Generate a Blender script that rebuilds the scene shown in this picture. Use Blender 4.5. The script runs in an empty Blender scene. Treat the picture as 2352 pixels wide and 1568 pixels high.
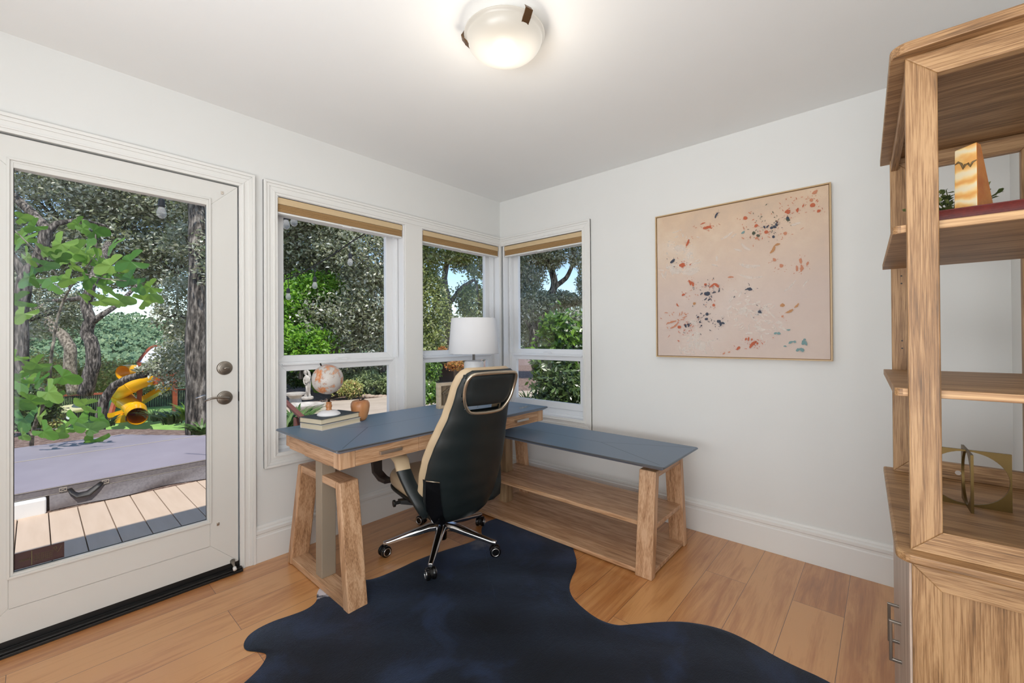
import bpy, bmesh, math, random
import numpy as np
from mathutils import Vector, Matrix
PI = math.pi
SC = bpy.context.scene
COL = SC.collection
# ---------------------------------------------------------------- camera
CAM = np.array([-2.7779, -2.5945, 1.2236]); FPX = 970.0; TH = .724332; ROLL = -.00636; PITCH = .00559; HY = 769.73
_F = np.array([math.cos(TH), math.sin(TH), 0.]); _R = np.array([math.sin(TH), -math.cos(TH), 0.]); _U = np.array([0., 0, 1])
CF = _F*math.cos(PITCH)+_U*math.sin(PITCH); _U2 = -_F*math.sin(PITCH)+_U*math.cos(PITCH)
CR = _R*math.cos(ROLL)+_U2*math.sin(ROLL); CU = -_R*math.sin(ROLL)+_U2*math.cos(ROLL)
cd = bpy.data.cameras.new('camera'); cam = bpy.data.objects.new('camera', cd); COL.objects.link(cam)
cam.matrix_world = Matrix(((CR[0], CU[0], -CF[0], CAM[0]), (CR[1], CU[1], -CF[1], CAM[1]), (CR[2], CU[2], -CF[2], CAM[2]), (0, 0, 0, 1)))
cd.sensor_width = 36.0; cd.lens = FPX/2352*36.0; cd.shift_y = (HY-784)/2352
cd.clip_start = .05; cd.clip_end = 900
SC.camera = cam
def at(px, py, d):                      # point of the place seen at a pixel, at depth d
    return CAM+(CF+CR*(px-1176)/FPX+CU*(HY-py)/FPX)*d
# ---------------------------------------------------------------- world, sun, added fill lights, exposure
W = bpy.data.worlds.new('world'); SC.world = W; W.use_nodes = True
nt = W.node_tree; nt.nodes.clear()
wo = nt.nodes.new('ShaderNodeOutputWorld'); bg = nt.nodes.new('ShaderNodeBackground'); sk = nt.nodes.new('ShaderNodeTexSky')
sk.sky_type = 'NISHITA'; sk.sun_disc = False; sk.sun_elevation = math.radians(63); sk.sun_rotation = math.radians(210); sk.air_density = 1.0; sk.dust_density = 0.05; sk.ozone_density = 3.0
bg.inputs['Strength'].default_value = .20
nt.links.new(sk.outputs[0], bg.inputs[0]); nt.links.new(bg.outputs[0], wo.inputs[0])
sl = bpy.data.lights.new('sun', 'SUN'); so = bpy.data.objects.new('sun', sl); COL.objects.link(so)
sl.energy = 4.0; sl.angle = math.radians(.6); sl.color = (1, .95, .87)
_el, _az = math.radians(63), math.radians(30)
_sd = Vector((math.cos(_el)*math.sin(_az), math.cos(_el)*math.cos(_az), -math.sin(_el)))
so.rotation_euler = _sd.to_track_quat('-Z', 'Y').to_euler()
def area(name, loc, to, sx, sy, power, col, spread=180):
    l = bpy.data.lights.new(name, 'AREA'); l.shape = 'RECTANGLE'; l.size = sx; l.size_y = sy; l.energy = power; l.color = col; l.spread = math.radians(spread)
    o = bpy.data.objects.new(name, l); COL.objects.link(o); o.location = loc
    o.rotation_euler = (Vector(to)-Vector(loc)).to_track_quat('-Z', 'Y').to_euler(); return o
area('fill_light', (-4.36, -2.1, 1.25), (-2.2, -2.35, 2.75), 1.6, 1.6, 62, (.92, .96, 1.0), 130)  # added fill lamp out of view at the far wall, brightens ceiling and walls
area('fill_light', (-2.9, -2.97, 1.2), (-1.9, -1.0, 1.15), 1.9, 1.6, 42, (.92, .96, 1.0))  # second added fill lamp, behind the camera at the rear wall
SC.view_settings.view_transform = 'Standard'; SC.view_settings.look = 'None'; SC.view_settings.gamma = 1.0
SC.view_settings.exposure = 0.07; SC.view_settings.use_curve_mapping = False
# ---------------------------------------------------------------- materials
def lin(c):
    return tuple(((x/255+.055)/1.055)**2.4 if x/255 > .04045 else x/255/12.92 for x in c)+(1,)
def base(name):
    m = bpy.data.materials.new(name); m.use_nodes = True; t = m.node_tree; p = t.nodes['Principled BSDF']; return m, t, p
def P(name, c, rough=.5, metal=0, spec=.5, **k):
    m, t, p = base(name); p.inputs['Base Color'].default_value = lin(c); p.inputs['Roughness'].default_value = rough
    p.inputs['Metallic'].default_value = metal; p.inputs['Specular IOR Level'].default_value = spec
    for a, v in k.items(): p.inputs[a.replace('_', ' ')].default_value = v
    return m
def N(t, kind, **k):
    n = t.nodes.new('ShaderNode'+kind)
    for a, v in k.items():
        if a in n.inputs.keys(): n.inputs[a].default_value = v
        else: setattr(n, a, v)
    return n
def coords(t, scale=(1, 1, 1), kind='Object', rot=(0, 0, 0)):
    tc = N(t, 'TexCoord'); mp = N(t, 'Mapping'); mp.inputs['Scale'].default_value = scale; mp.inputs['Rotation'].default_value = rot
    t.links.new(tc.outputs[kind], mp.inputs[0]); return mp.outputs[0]
def ramp(t, fac, stops):
    r = N(t, 'ValToRGB'); e = r.color_ramp.elements
    while len(e) < len(stops): e.new(.5)
    for i, (p_, c) in enumerate(stops): e[i].position = p_; e[i].color = lin(c) if len(c) == 3 else c
    t.links.new(fac, r.inputs[0]); return r.outputs[0]
def bump(t, p, h, strength=.2, dist=.01):
    b = N(t, 'Bump'); b.inputs['Strength'].default_value = strength; b.inputs['Distance'].default_value = dist
    t.links.new(h, b.inputs['Height']); t.links.new(b.outputs[0], p.inputs['Normal'])
def noisy(name, stops, scale=5, detail=6, rough=.6, bmp=.2, dist=.01, stretch=(1, 1, 1), bscale=None, kind='Object', spec=.5, nrough=.6, metal=0):
    m, t, p = base(name); v = coords(t, stretch, kind); n = N(t, 'TexNoise', Scale=scale, Detail=detail, Roughness=nrough); t.links.new(v, n.inputs[0])
    t.links.new(ramp(t, n.outputs[0], stops), p.inputs['Base Color']); p.inputs['Roughness'].default_value = rough
    p.inputs['Specular IOR Level'].default_value = spec; p.inputs['Metallic'].default_value = metal
    if bmp:
        n2 = N(t, 'TexNoise', Scale=bscale or scale*4, Detail=4); t.links.new(v, n2.inputs[0]); bump(t, p, n2.outputs[0], bmp, dist)
    return m
def wood(name, axis, dark=(142, 103, 72), mid=(184, 140, 102), light=(210, 170, 134), rough=.45, fine=1., knots=True):
    m, t, p = base(name); s = [22, 22, 22]; s[axis] = 1.6; v = coords(t, tuple(s))
    n = N(t, 'TexNoise', Scale=1.4, Detail=8, Roughness=.62, Distortion=.8); t.links.new(v, n.inputs[0])
    s2 = [330*fine]*3; s2[axis] = 9*fine; v2 = coords(t, tuple(s2)); n2 = N(t, 'TexNoise', Scale=1., Detail=5, Roughness=.6); t.links.new(v2, n2.inputs[0])
    mx = N(t, 'Math', operation='MULTIPLY_ADD'); t.links.new(n2.outputs[0], mx.inputs[0]); mx.inputs[1].default_value = .85; t.links.new(n.outputs[0], mx.inputs[2])
    sb = N(t, 'Math', operation='SUBTRACT'); t.links.new(mx.outputs[0], sb.inputs[0]); sb.inputs[1].default_value = .42
    c = ramp(t, sb.outputs[0], [(.26, dark), (.44, mid), (.62, light)])
    t.links.new(c, p.inputs['Base Color']); p.inputs['Roughness'].default_value = rough; bump(t, p, n2.outputs[0], .35, .0015); return m
def leafmat(name, cols, trans=.3, rough=.35, spec=.6):
    m = bpy.data.materials.new(name); m.use_nodes = True; t = m.node_tree; p = t.nodes['Principled BSDF']; out = t.nodes['Material Output']
    g = N(t, 'NewGeometry'); n = len(cols); c = ramp(t, g.outputs['Random Per Island'], [(i/(n-1), x) for i, x in enumerate(cols)])
    t.links.new(c, p.inputs['Base Color']); p.inputs['Roughness'].default_value = rough; p.inputs['Specular IOR Level'].default_value = spec
    tr = N(t, 'BsdfTranslucent'); t.links.new(c, tr.inputs[0]); mx = N(t, 'MixShader'); mx.inputs[0].default_value = trans
    t.links.new(p.outputs[0], mx.inputs[1]); t.links.new(tr.outputs[0], mx.inputs[2]); t.links.new(mx.outputs[0], out.inputs[0]); return m
def glass(name, tint=(1, 1, 1), refl=.06):
    m = bpy.data.materials.new(name); m.use_nodes = True; t = m.node_tree; t.nodes.remove(t.nodes['Principled BSDF']); out = t.nodes['Material Output']
    a = N(t, 'BsdfTransparent'); a.inputs[0].default_value = (*tint, 1); b = N(t, 'BsdfGlossy'); b.inputs['Roughness'].default_value = .02
    f = N(t, 'Fresnel'); f.inputs[0].default_value = 1.35; k = N(t, 'Math', operation='MULTIPLY'); k.inputs[1].default_value = refl*12; t.links.new(f.outputs[0], k.inputs[0])
    mx = N(t, 'MixShader'); t.links.new(k.outputs[0], mx.inputs[0]); t.links.new(a.outputs[0], mx.inputs[1]); t.links.new(b.outputs[0], mx.inputs[2]); t.links.new(mx.outputs[0], out.inputs[0]); return m
M = {}
M['wall'] = noisy('wall_paint', [(0, (226, 226, 223)), (1, (230, 230, 227))], 3, 2, .75, .06, .002, bscale=160)
M['ceiling'] = noisy('ceiling_paint', [(0, (242, 242, 240)), (1, (245, 245, 243))], 3, 2, .85, .05, .002, bscale=120)
M['trim'] = P('trim_paint', (232, 231, 227), .38)
M['vinyl'] = P('window_vinyl', (236, 237, 238), .35)
M['door'] = P('door_paint', (222, 221, 216), .4)
M['black'] = P('black_rubber', (18, 16, 15), .5)
M['blackgloss'] = P('black_plastic', (12, 12, 14), .18)
M['chrome'] = P('chrome', (225, 225, 225), .12, 1)
M['nickel'] = P('satin_nickel', (150, 143, 134), .3, 1)
M['steel'] = P('brushed_steel', (205, 198, 190), .35, 1)
M['bronze'] = P('bronze', (112, 84, 58), .4, .8)
M['glass'] = glass('window_glass', refl=.035); 
M['oakx'] = wood('oak_along_x', 0); M['oaky'] = wood('oak_along_y', 1); M['oakz'] = wood('oak_upright', 2)
M['caby'] = wood('cabinet_oak_along_y', 1, (100, 72, 44), (142, 104, 66), (178, 140, 98), .5, 1.25)
M['cabz'] = wood('cabinet_oak_upright', 2, (100, 72, 44), (142, 104, 66), (178, 140, 98), .5, 1.25)
M['cabx'] = wood('cabinet_oak_along_x', 0, (100, 72, 44), (142, 104, 66), (178, 140, 98), .5, 1.25)
M['edge'] = noisy('plywood_edge', [(.35, (150, 105, 62)), (.6, (205, 165, 118))], 1, 4, .5, 0, stretch=(4, 4, 160))
M['leathertop'] = noisy('black_leather_sky_sheen', [(0, (24, 31, 37)), (1, (33, 41, 48))], 30, 3, .42, .10, .001, bscale=400, spec=1.); M['leathertop'].node_tree.nodes['Principled BSDF'].inputs['IOR'].default_value = 1.75; _l = M['leathertop'].node_tree.nodes['Principled BSDF']; _l.inputs['Sheen Weight'].default_value = .5; _l.inputs['Sheen Roughness'].default_value = .35; _l.inputs['Sheen Tint'].default_value = (.45, .68, 1, 1)  # bluish base and blue sheen tint paint in the sky reflection
M['column'] = P('taupe_column', (158, 143, 124), .5)
M['darkleather'] = noisy('dark_green_leather', [(0, (22, 30, 31)), (1, (29, 37, 38))], 6, 3, .42, .1, .001, bscale=300)
M['padleather'] = noisy('dark_pad_leather', [(0, (25, 31, 32)), (1, (32, 38, 39))], 6, 3, .5, .1, .001, bscale=300)
M['beigeleather'] = noisy('beige_leather', [(0, (190, 166, 132)), (1, (203, 180, 148))], 6, 3, .42, .1, .001, bscale=300)
M['brownleather'] = noisy('brown_leather', [(0, (44, 36, 34)), (1, (56, 46, 42))], 6, 3, .4, .1, .001, bscale=300)
M['piping'] = P('champagne_trim', (190, 176, 156), .22, .85)
M['shade'] = P('white_linen_shade', (236, 236, 238), .8)
M['ceramic'] = noisy('white_woven_ceramic', [(0, (226, 228, 230)), (1, (238, 239, 240))], 20, 2, .3, .6, .003, bscale=90)
M['blindlight'] = noisy('shade_headrail', [(0, (206, 180, 140)), (1, (214, 190, 150))], 3, 2, .7, .1, .001, stretch=(1, 1, 60))
M['blinddark'] = noisy('shade_fabric', [(.3, (158, 124, 80)), (.7, (176, 141, 96))], 2, 2, .8, .4, .002, stretch=(1, 1, 60))
M['paper'] = noisy('book_pages', [(.3, (206, 192, 164)), (.7, (228, 216, 190))], 2, 3, .8, .3, .001, stretch=(1, 1, 200))
M['slatecloth'] = P('slate_book_cloth', (62, 72, 78), .7)
M['creamcloth'] = P('pale_book_cloth', (214, 208, 204), .6)
M['redcloth'] = noisy('red_book_cover', [(.3, (84, 18, 12)), (.7, (106, 28, 18))], 2, 4, .5, .2, .001, stretch=(80, 2, 80))
M['applewood'] = noisy('turned_apple_wood', [(.3, (150, 92, 52)), (.5, (190, 130, 84)), (.7, (206, 156, 112))], 9, 6, .35, 0, stretch=(1, 1, .5))
M['darkmetal'] = P('dark_aged_metal', (38, 34, 30), .4, .7)
M['brass'] = noisy('antique_brass', [(.3, (92, 72, 36)), (.7, (112, 90, 46))], 8, 4, .42, .1, .001, metal=.7)
M['whitewash'] = noisy('whitewashed_wood', [(.3, (186, 166, 138)), (.7, (214, 198, 176))], 6, 5, .6, .3, .002, stretch=(1, 1, 5))
# floor planks
def floor_mat():
    m, t, p = base('oak_floor_planks'); v = coords(t, (1, 1, 1))
    b = N(t, 'TexBrick'); b.offset = .37; b.offset_frequency = 2; b.inputs['Scale'].default_value = 1; b.inputs['Brick Width'].default_value = 1.75; b.inputs['Row Height'].default_value = .19
    b.inputs['Mortar Size'].default_value = .0011; b.inputs['Mortar Smooth'].default_value = .4; b.inputs['Color1'].default_value = (0, 0, 0, 1); b.inputs['Color2'].default_value = (1, 1, 1, 1); b.inputs['Mortar'].default_value = (.5, .5, .5, 1)
    t.links.new(v, b.inputs[0])
    v2 = coords(t, (1.1, 9, 1)); n = N(t, 'TexNoise', Scale=1.6, Detail=9, Roughness=.62, Distortion=1.0); n.noise_dimensions = '4D'; t.links.new(v2, n.inputs[0])
    w = N(t, 'Math', operation='MULTIPLY'); w.inputs[1].default_value = 7; t.links.new(b.outputs[0], w.inputs[0]); t.links.new(w.outputs[0], n.inputs['W'])
    v3 = coords(t, (6, 170, 1)); n3 = N(t, 'TexNoise', Scale=1, Detail=4); t.links.new(v3, n3.inputs[0])
    a = N(t, 'Math', operation='MULTIPLY_ADD'); t.links.new(b.outputs[0], a.inputs[0]); a.inputs[1].default_value = .22; t.links.new(n.outputs[0], a.inputs[2])
    a2 = N(t, 'Math', operation='MULTIPLY_ADD'); t.links.new(n3.outputs[0], a2.inputs[0]); a2.inputs[1].default_value = .22; t.links.new(a.outputs[0], a2.inputs[2])
    c = ramp(t, a2.outputs[0], [(.40, (140, 84, 40)), (.60, (182, 118, 62)), (.80, (210, 152, 94))])
    mx = N(t, 'Mix', data_type='RGBA'); t.links.new(b.outputs['Fac'], mx.inputs[0]); t.links.new(c, mx.inputs[6]); mx.inputs[7].default_value = lin((70, 42, 24))
    t.links.new(mx.outputs[2], p.inputs['Base Color']); p.inputs['Roughness'].default_value = .36; p.inputs['Coat Weight'].default_value = 1.0; p.inputs['Coat Roughness'].default_value = .3
    s = N(t, 'Math', operation='MULTIPLY_ADD'); t.links.new(b.outputs['Fac'], s.inputs[0]); s.inputs[1].default_value = -3.; t.links.new(n3.outputs[0], s.inputs[2])
    bump(t, p, s.outputs[0], .25, .001); return m
M['floor'] = floor_mat()
def hide_mat():
    m, t, p = base('black_cowhide'); tc = N(t, 'TexCoord'); o = tc.outputs['Object']
    n = N(t, 'TexNoise', Scale=3.2, Detail=7, Roughness=.6, Distortion=.6); t.links.new(o, n.inputs[0])
    c = ramp(t, n.outputs[0], [(.36, (3, 4, 6)), (.50, (9, 12, 20)), (.66, (30, 40, 62))])  # lighter blue stops paint patches of sheen into the hide colour
    def patch(cc, cen, r0, r1, col):
        d = N(t, 'VectorMath', operation='DISTANCE'); t.links.new(o, d.inputs[0]); d.inputs[1].default_value = cen
        nn = N(t, 'TexNoise', Scale=28, Detail=4); t.links.new(o, nn.inputs[0])
        k = N(t, 'Math', operation='MULTIPLY_ADD'); t.links.new(nn.outputs[0], k.inputs[0]); k.inputs[1].default_value = .12; t.links.new(d.outputs['Value'], k.inputs[2])
        mr = N(t, 'MapRange'); mr.inputs[1].default_value = r0+.06; mr.inputs[2].default_value = r1+.06; mr.inputs[3].default_value = 1; mr.inputs[4].default_value = 0; t.links.new(k.outputs[0], mr.inputs[0])
        mx = N(t, 'Mix', data_type='RGBA'); t.links.new(mr.outputs[0], mx.inputs[0]); t.links.new(cc, mx.inputs[6]); mx.inputs[7].default_value = lin(col); return mx.outputs[2]
    c = patch(c, (-1.83, -.535, 0), .055, .075, (214, 208, 210)); c = patch(c, (-1.02, -.78, 0), .02, .09, (96, 92, 96))
    t.links.new(c, p.inputs['Base Color']); p.inputs['Roughness'].default_value = .55; p.inputs['Specular IOR Level'].default_value = .3
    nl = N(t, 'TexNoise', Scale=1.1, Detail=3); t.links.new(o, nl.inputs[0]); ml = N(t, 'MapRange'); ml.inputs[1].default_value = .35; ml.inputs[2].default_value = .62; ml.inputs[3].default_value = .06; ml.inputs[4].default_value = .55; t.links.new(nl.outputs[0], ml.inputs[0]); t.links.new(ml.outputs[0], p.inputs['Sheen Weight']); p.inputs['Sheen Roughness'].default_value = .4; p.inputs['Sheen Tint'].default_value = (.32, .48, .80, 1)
    v = coords(t, (40, 160, 40), rot=(0, 0, .5)); f = N(t, 'TexNoise', Scale=3, Detail=6); t.links.new(v, f.inputs[0])
    ad = N(t, 'Math', operation='MULTIPLY_ADD'); t.links.new(n.outputs[0], ad.inputs[0]); ad.inputs[1].default_value = 3; t.links.new(f.outputs[0], ad.inputs[2]); bump(t, p, ad.outputs[0], .4, .006); return m
M['hide'] = hide_mat()
def globe_mat():
    m, t, p = base('globe_map'); tc = N(t, 'TexCoord'); o = tc.outputs['Object']
    n = N(t, 'TexNoise', Scale=13, Detail=6, Roughness=.6); t.links.new(o, n.inputs[0]); n2 = N(t, 'TexNoise', Scale=40, Detail=3); t.links.new(o, n2.inputs[0])
    a = N(t, 'Math', operation='MULTIPLY_ADD'); t.links.new(n2.outputs[0], a.inputs[0]); a.inputs[1].default_value = .16; t.links.new(n.outputs[0], a.inputs[2])
    c = ramp(t, a.outputs[0], [(.0, (214, 208, 202)), (.60, (200, 194, 188)), (.61, (160, 130, 116)), (.625, (206, 172, 150)), (.68, (204, 124, 66)), (.76, (214, 176, 146))])
    t.links.new(c, p.inputs['Base Color']); p.inputs['Roughness'].default_value = .35; return m
M['globe'] = globe_mat()
def onyx_mat():
    m, t, p = base('banded_onyx'); v = coords(t, (1, 1, 1)); w = N(t, 'TexWave', Scale=9, Distortion=9, Detail=4); w.bands_direction = 'Z'; w.inputs['Detail Scale'].default_value = 1.2; t.links.new(v, w.inputs[0])
    c = ramp(t, w.outputs[0], [(0, (214, 156, 84)), (.35, (222, 176, 108)), (.7, (226, 196, 142)), (1, (220, 206, 172))])
    t.links.new(c, p.inputs['Base Color']); p.inputs['Roughness'].default_value = .2; p.inputs['Subsurface Weight'].default_value = .3; p.inputs['Subsurface Scale'].default_value = .02; return m
M['onyx'] = onyx_mat(); M['onyxside'] = noisy('amber_onyx', [(.3, (196, 104, 26)), (.7, (226, 146, 54))], 22, 5, .25, 0); M['onyxvein'] = P('grey_onyx_vein', (112, 92, 60), .3)
def canvas_mat():
    m, t, p = base('painted_canvas'); v = coords(t); n = N(t, 'TexNoise', Scale=3.2, Detail=8, Roughness=.65); t.links.new(v, n.inputs[0])
    c = ramp(t, n.outputs[0], [(.3, (200, 176, 154)), (.48, (214, 186, 158)), (.58, (220, 196, 168)), (.7, (224, 206, 186))])
    sx = N(t, 'SeparateXYZ'); t.links.new(v, sx.inputs[0]); mr = N(t, 'MapRange'); mr.inputs[1].default_value = .45; mr.inputs[2].default_value = -.1; mr.inputs[3].default_value = 0; mr.inputs[4].default_value = .75; t.links.new(sx.outputs['Z'], mr.inputs[0])
    mx = N(t, 'Mix', data_type='RGBA'); t.links.new(mr.outputs[0], mx.inputs[0]); t.links.new(c, mx.inputs[6]); mx.inputs[7].default_value = lin((204, 188, 182))
    t.links.new(mx.outputs[2], p.inputs['Base Color']); p.inputs['Roughness'].default_value = .7; n2 = N(t, 'TexNoise', Scale=60, Detail=5); t.links.new(v, n2.inputs[0]); bump(t, p, n2.outputs[0], .3, .002); return m
M['canvas'] = canvas_mat()
def strokemat(name, c, a=.75):
    m, t, p = base(name); p.inputs['Base Color'].default_value = lin(c); p.inputs['Roughness'].default_value = .6
    v = coords(t); n = N(t, 'TexNoise', Scale=70, Detail=5, Roughness=.7); t.links.new(v, n.inputs[0]); mr = N(t, 'MapRange'); mr.inputs[1].default_value = .5-a*.35; mr.inputs[2].default_value = .62-a*.3; t.links.new(n.outputs[0], mr.inputs[0]); mr.inputs[4].default_value = a
    t.links.new(mr.outputs[0], p.inputs['Alpha']); return m
for k, c, a in (('o', (190, 92, 54), .9), ('d', (48, 56, 74), .95), ('g', (58, 72, 56), .85), ('t', (112, 146, 146), .95), ('w', (240, 230, 220), .5), ('y', (190, 134, 82), .85), ('p', (204, 132, 96), .75)): M['s_'+k] = strokemat('paint_'+k, c, a)
# outdoors
M['bark'] = noisy('oak_bark', [(.38, (40, 36, 32)), (.5, (96, 88, 80)), (.62, (160, 150, 138))], 22, 8, .9, 1., .06, stretch=(1, 1, .22), bscale=20)
M['barkpale'] = noisy('pale_bark', [(.38, (84, 74, 62)), (.6, (176, 164, 146))], 20, 8, .9, 1., .05, stretch=(1, 1, .4), bscale=18)
M['oakleaf'] = leafmat('oak_leaves', [(104, 112, 74), (140, 146, 108), (170, 174, 142), (212, 212, 190), (128, 140, 80), (240, 240, 230)], .45, .3, 1.)
M['oakgreen'] = leafmat('oak_leaves_green', [(104, 122, 56), (150, 164, 84), (186, 192, 120), (128, 140, 80), (222, 224, 180)], .4, .35, .7)
M['lime'] = leafmat('lime_leaves', [(70, 120, 20), (116, 172, 40), (150, 196, 60), (90, 140, 30)], .4, .45)
M['bush'] = leafmat('bush_leaves', [(120, 134, 66), (168, 176, 92), (200, 202, 120), (206, 168, 110), (100, 124, 60)], .3, .5)
M['hedge'] = leafmat('hedge_leaves', [(110, 132, 80), (160, 176, 118), (188, 200, 146), (130, 150, 96)], .4, .5)
M['dark'] = leafmat('dark_leaves', [(44, 62, 34), (74, 96, 48), (100, 124, 60), (58, 74, 42)], .2, .35, .7)
M['glossy'] = leafmat('glossy_leaves', [(40, 70, 20), (86, 124, 40), (130, 166, 60), (60, 90, 34)], .35, .3, .7)
M['fig'] = leafmat('fig_leaves', [(88, 140, 48), (122, 170, 66), (160, 196, 84), (96, 150, 84)], .55, .28)
M['strap'] = leafmat('strap_leaves', [(44, 78, 36), (84, 116, 58), (120, 144, 84)], .3, .45)
M['autumn'] = leafmat('autumn_leaves', [(168, 92, 40), (206, 140, 60), (150, 130, 50), (190, 110, 70)], .4, .5)
M['houseplant'] = leafmat('houseplant_leaves', [(62, 84, 44), (96, 116, 62), (140, 150, 84)], .15, .4)
M['deck'] = noisy('composite_deck', [(.3, (196, 172, 148)), (.7, (206, 183, 160))], 2, 4, .75, .1, .002, stretch=(8, 1, 1))
M['cover'] = noisy('vinyl_tub_cover', [(.3, (138, 130, 138)), (.7, (154, 146, 154))], 1.5, 5, .6, .1, .003, bscale=120)
M['coverdark'] = noisy('vinyl_tub_skirt', [(.3, (96, 90, 92)), (.7, (116, 110, 110))], 60, 3, .7, .2, .002)
M['thread'] = P('pale_thread', (176, 166, 150), .8)
M['mulch'] = noisy('bark_mulch', [(.3, (92, 70, 60)), (.5, (140, 114, 100)), (.7, (176, 156, 142))], 14, 8, .9, .8, .05)
M['lawn'] = noisy('lawn_grass', [(.3, (128, 176, 84)), (.7, (156, 200, 108))], 3, 6, .9, .5, .03, bscale=60)
M['patio'] = noisy('patio_concrete', [(.3, (174, 158, 140)), (.7, (198, 182, 164))], 2, 6, .85, .3, .01)
M['timber'] = noisy('grey_timber', [(.3, (140, 118, 100)), (.7, (190, 170, 150))], 5, 6, .8, .4, .01, stretch=(1, 1, 4))
M['redwood'] = noisy('red_cedar', [(.3, (132, 62, 38)), (.7, (176, 92, 60))], 5, 6, .6, .3, .01)
M['yellow'] = P('yellow_plastic', (246, 182, 20), .25)
M['tarp'] = P('white_tarp', (222, 226, 236), .6)
M['iron'] = P('dark_iron', (48, 40, 36), .6)
M['marble'] = noisy('weathered_marble', [(.3, (160, 150, 138)), (.7, (204, 196, 184))], 8, 6, .7, .3, .01)
M['stucco'] = noisy('tan_stucco', [(.3, (130, 106, 82)), (.7, (150, 124, 98))], 4, 4, .9, .2, .01)
M['hill'] = noisy('far_hillside', [(.3, (108, 128, 96)), (.5, (134, 150, 116)), (.7, (168, 172, 142))], .05, 9, .95, .6, 2., bscale=.5)  # distance haze is put into the paler hillside colour
M['farleaf'] = leafmat('far_tree_crowns', [(110, 136, 104), (134, 158, 118), (92, 122, 96), (156, 174, 130)], .1, .9, .2)  # crowns paled likewise, haze mixed into their greens
M['bulb'] = P('bulb_glass', (226, 222, 214), .08); M['bulb'].node_tree.nodes['Principled BSDF'].inputs['Alpha'].default_value = .32
M['railpaint'] = P('dark_red_rail_paint', (112, 66, 56), .6)
M['cream'] = P('cream_metal', (214, 210, 160), .4)
M['white'] = P('white_plastic', (232, 232, 230), .4)
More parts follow.
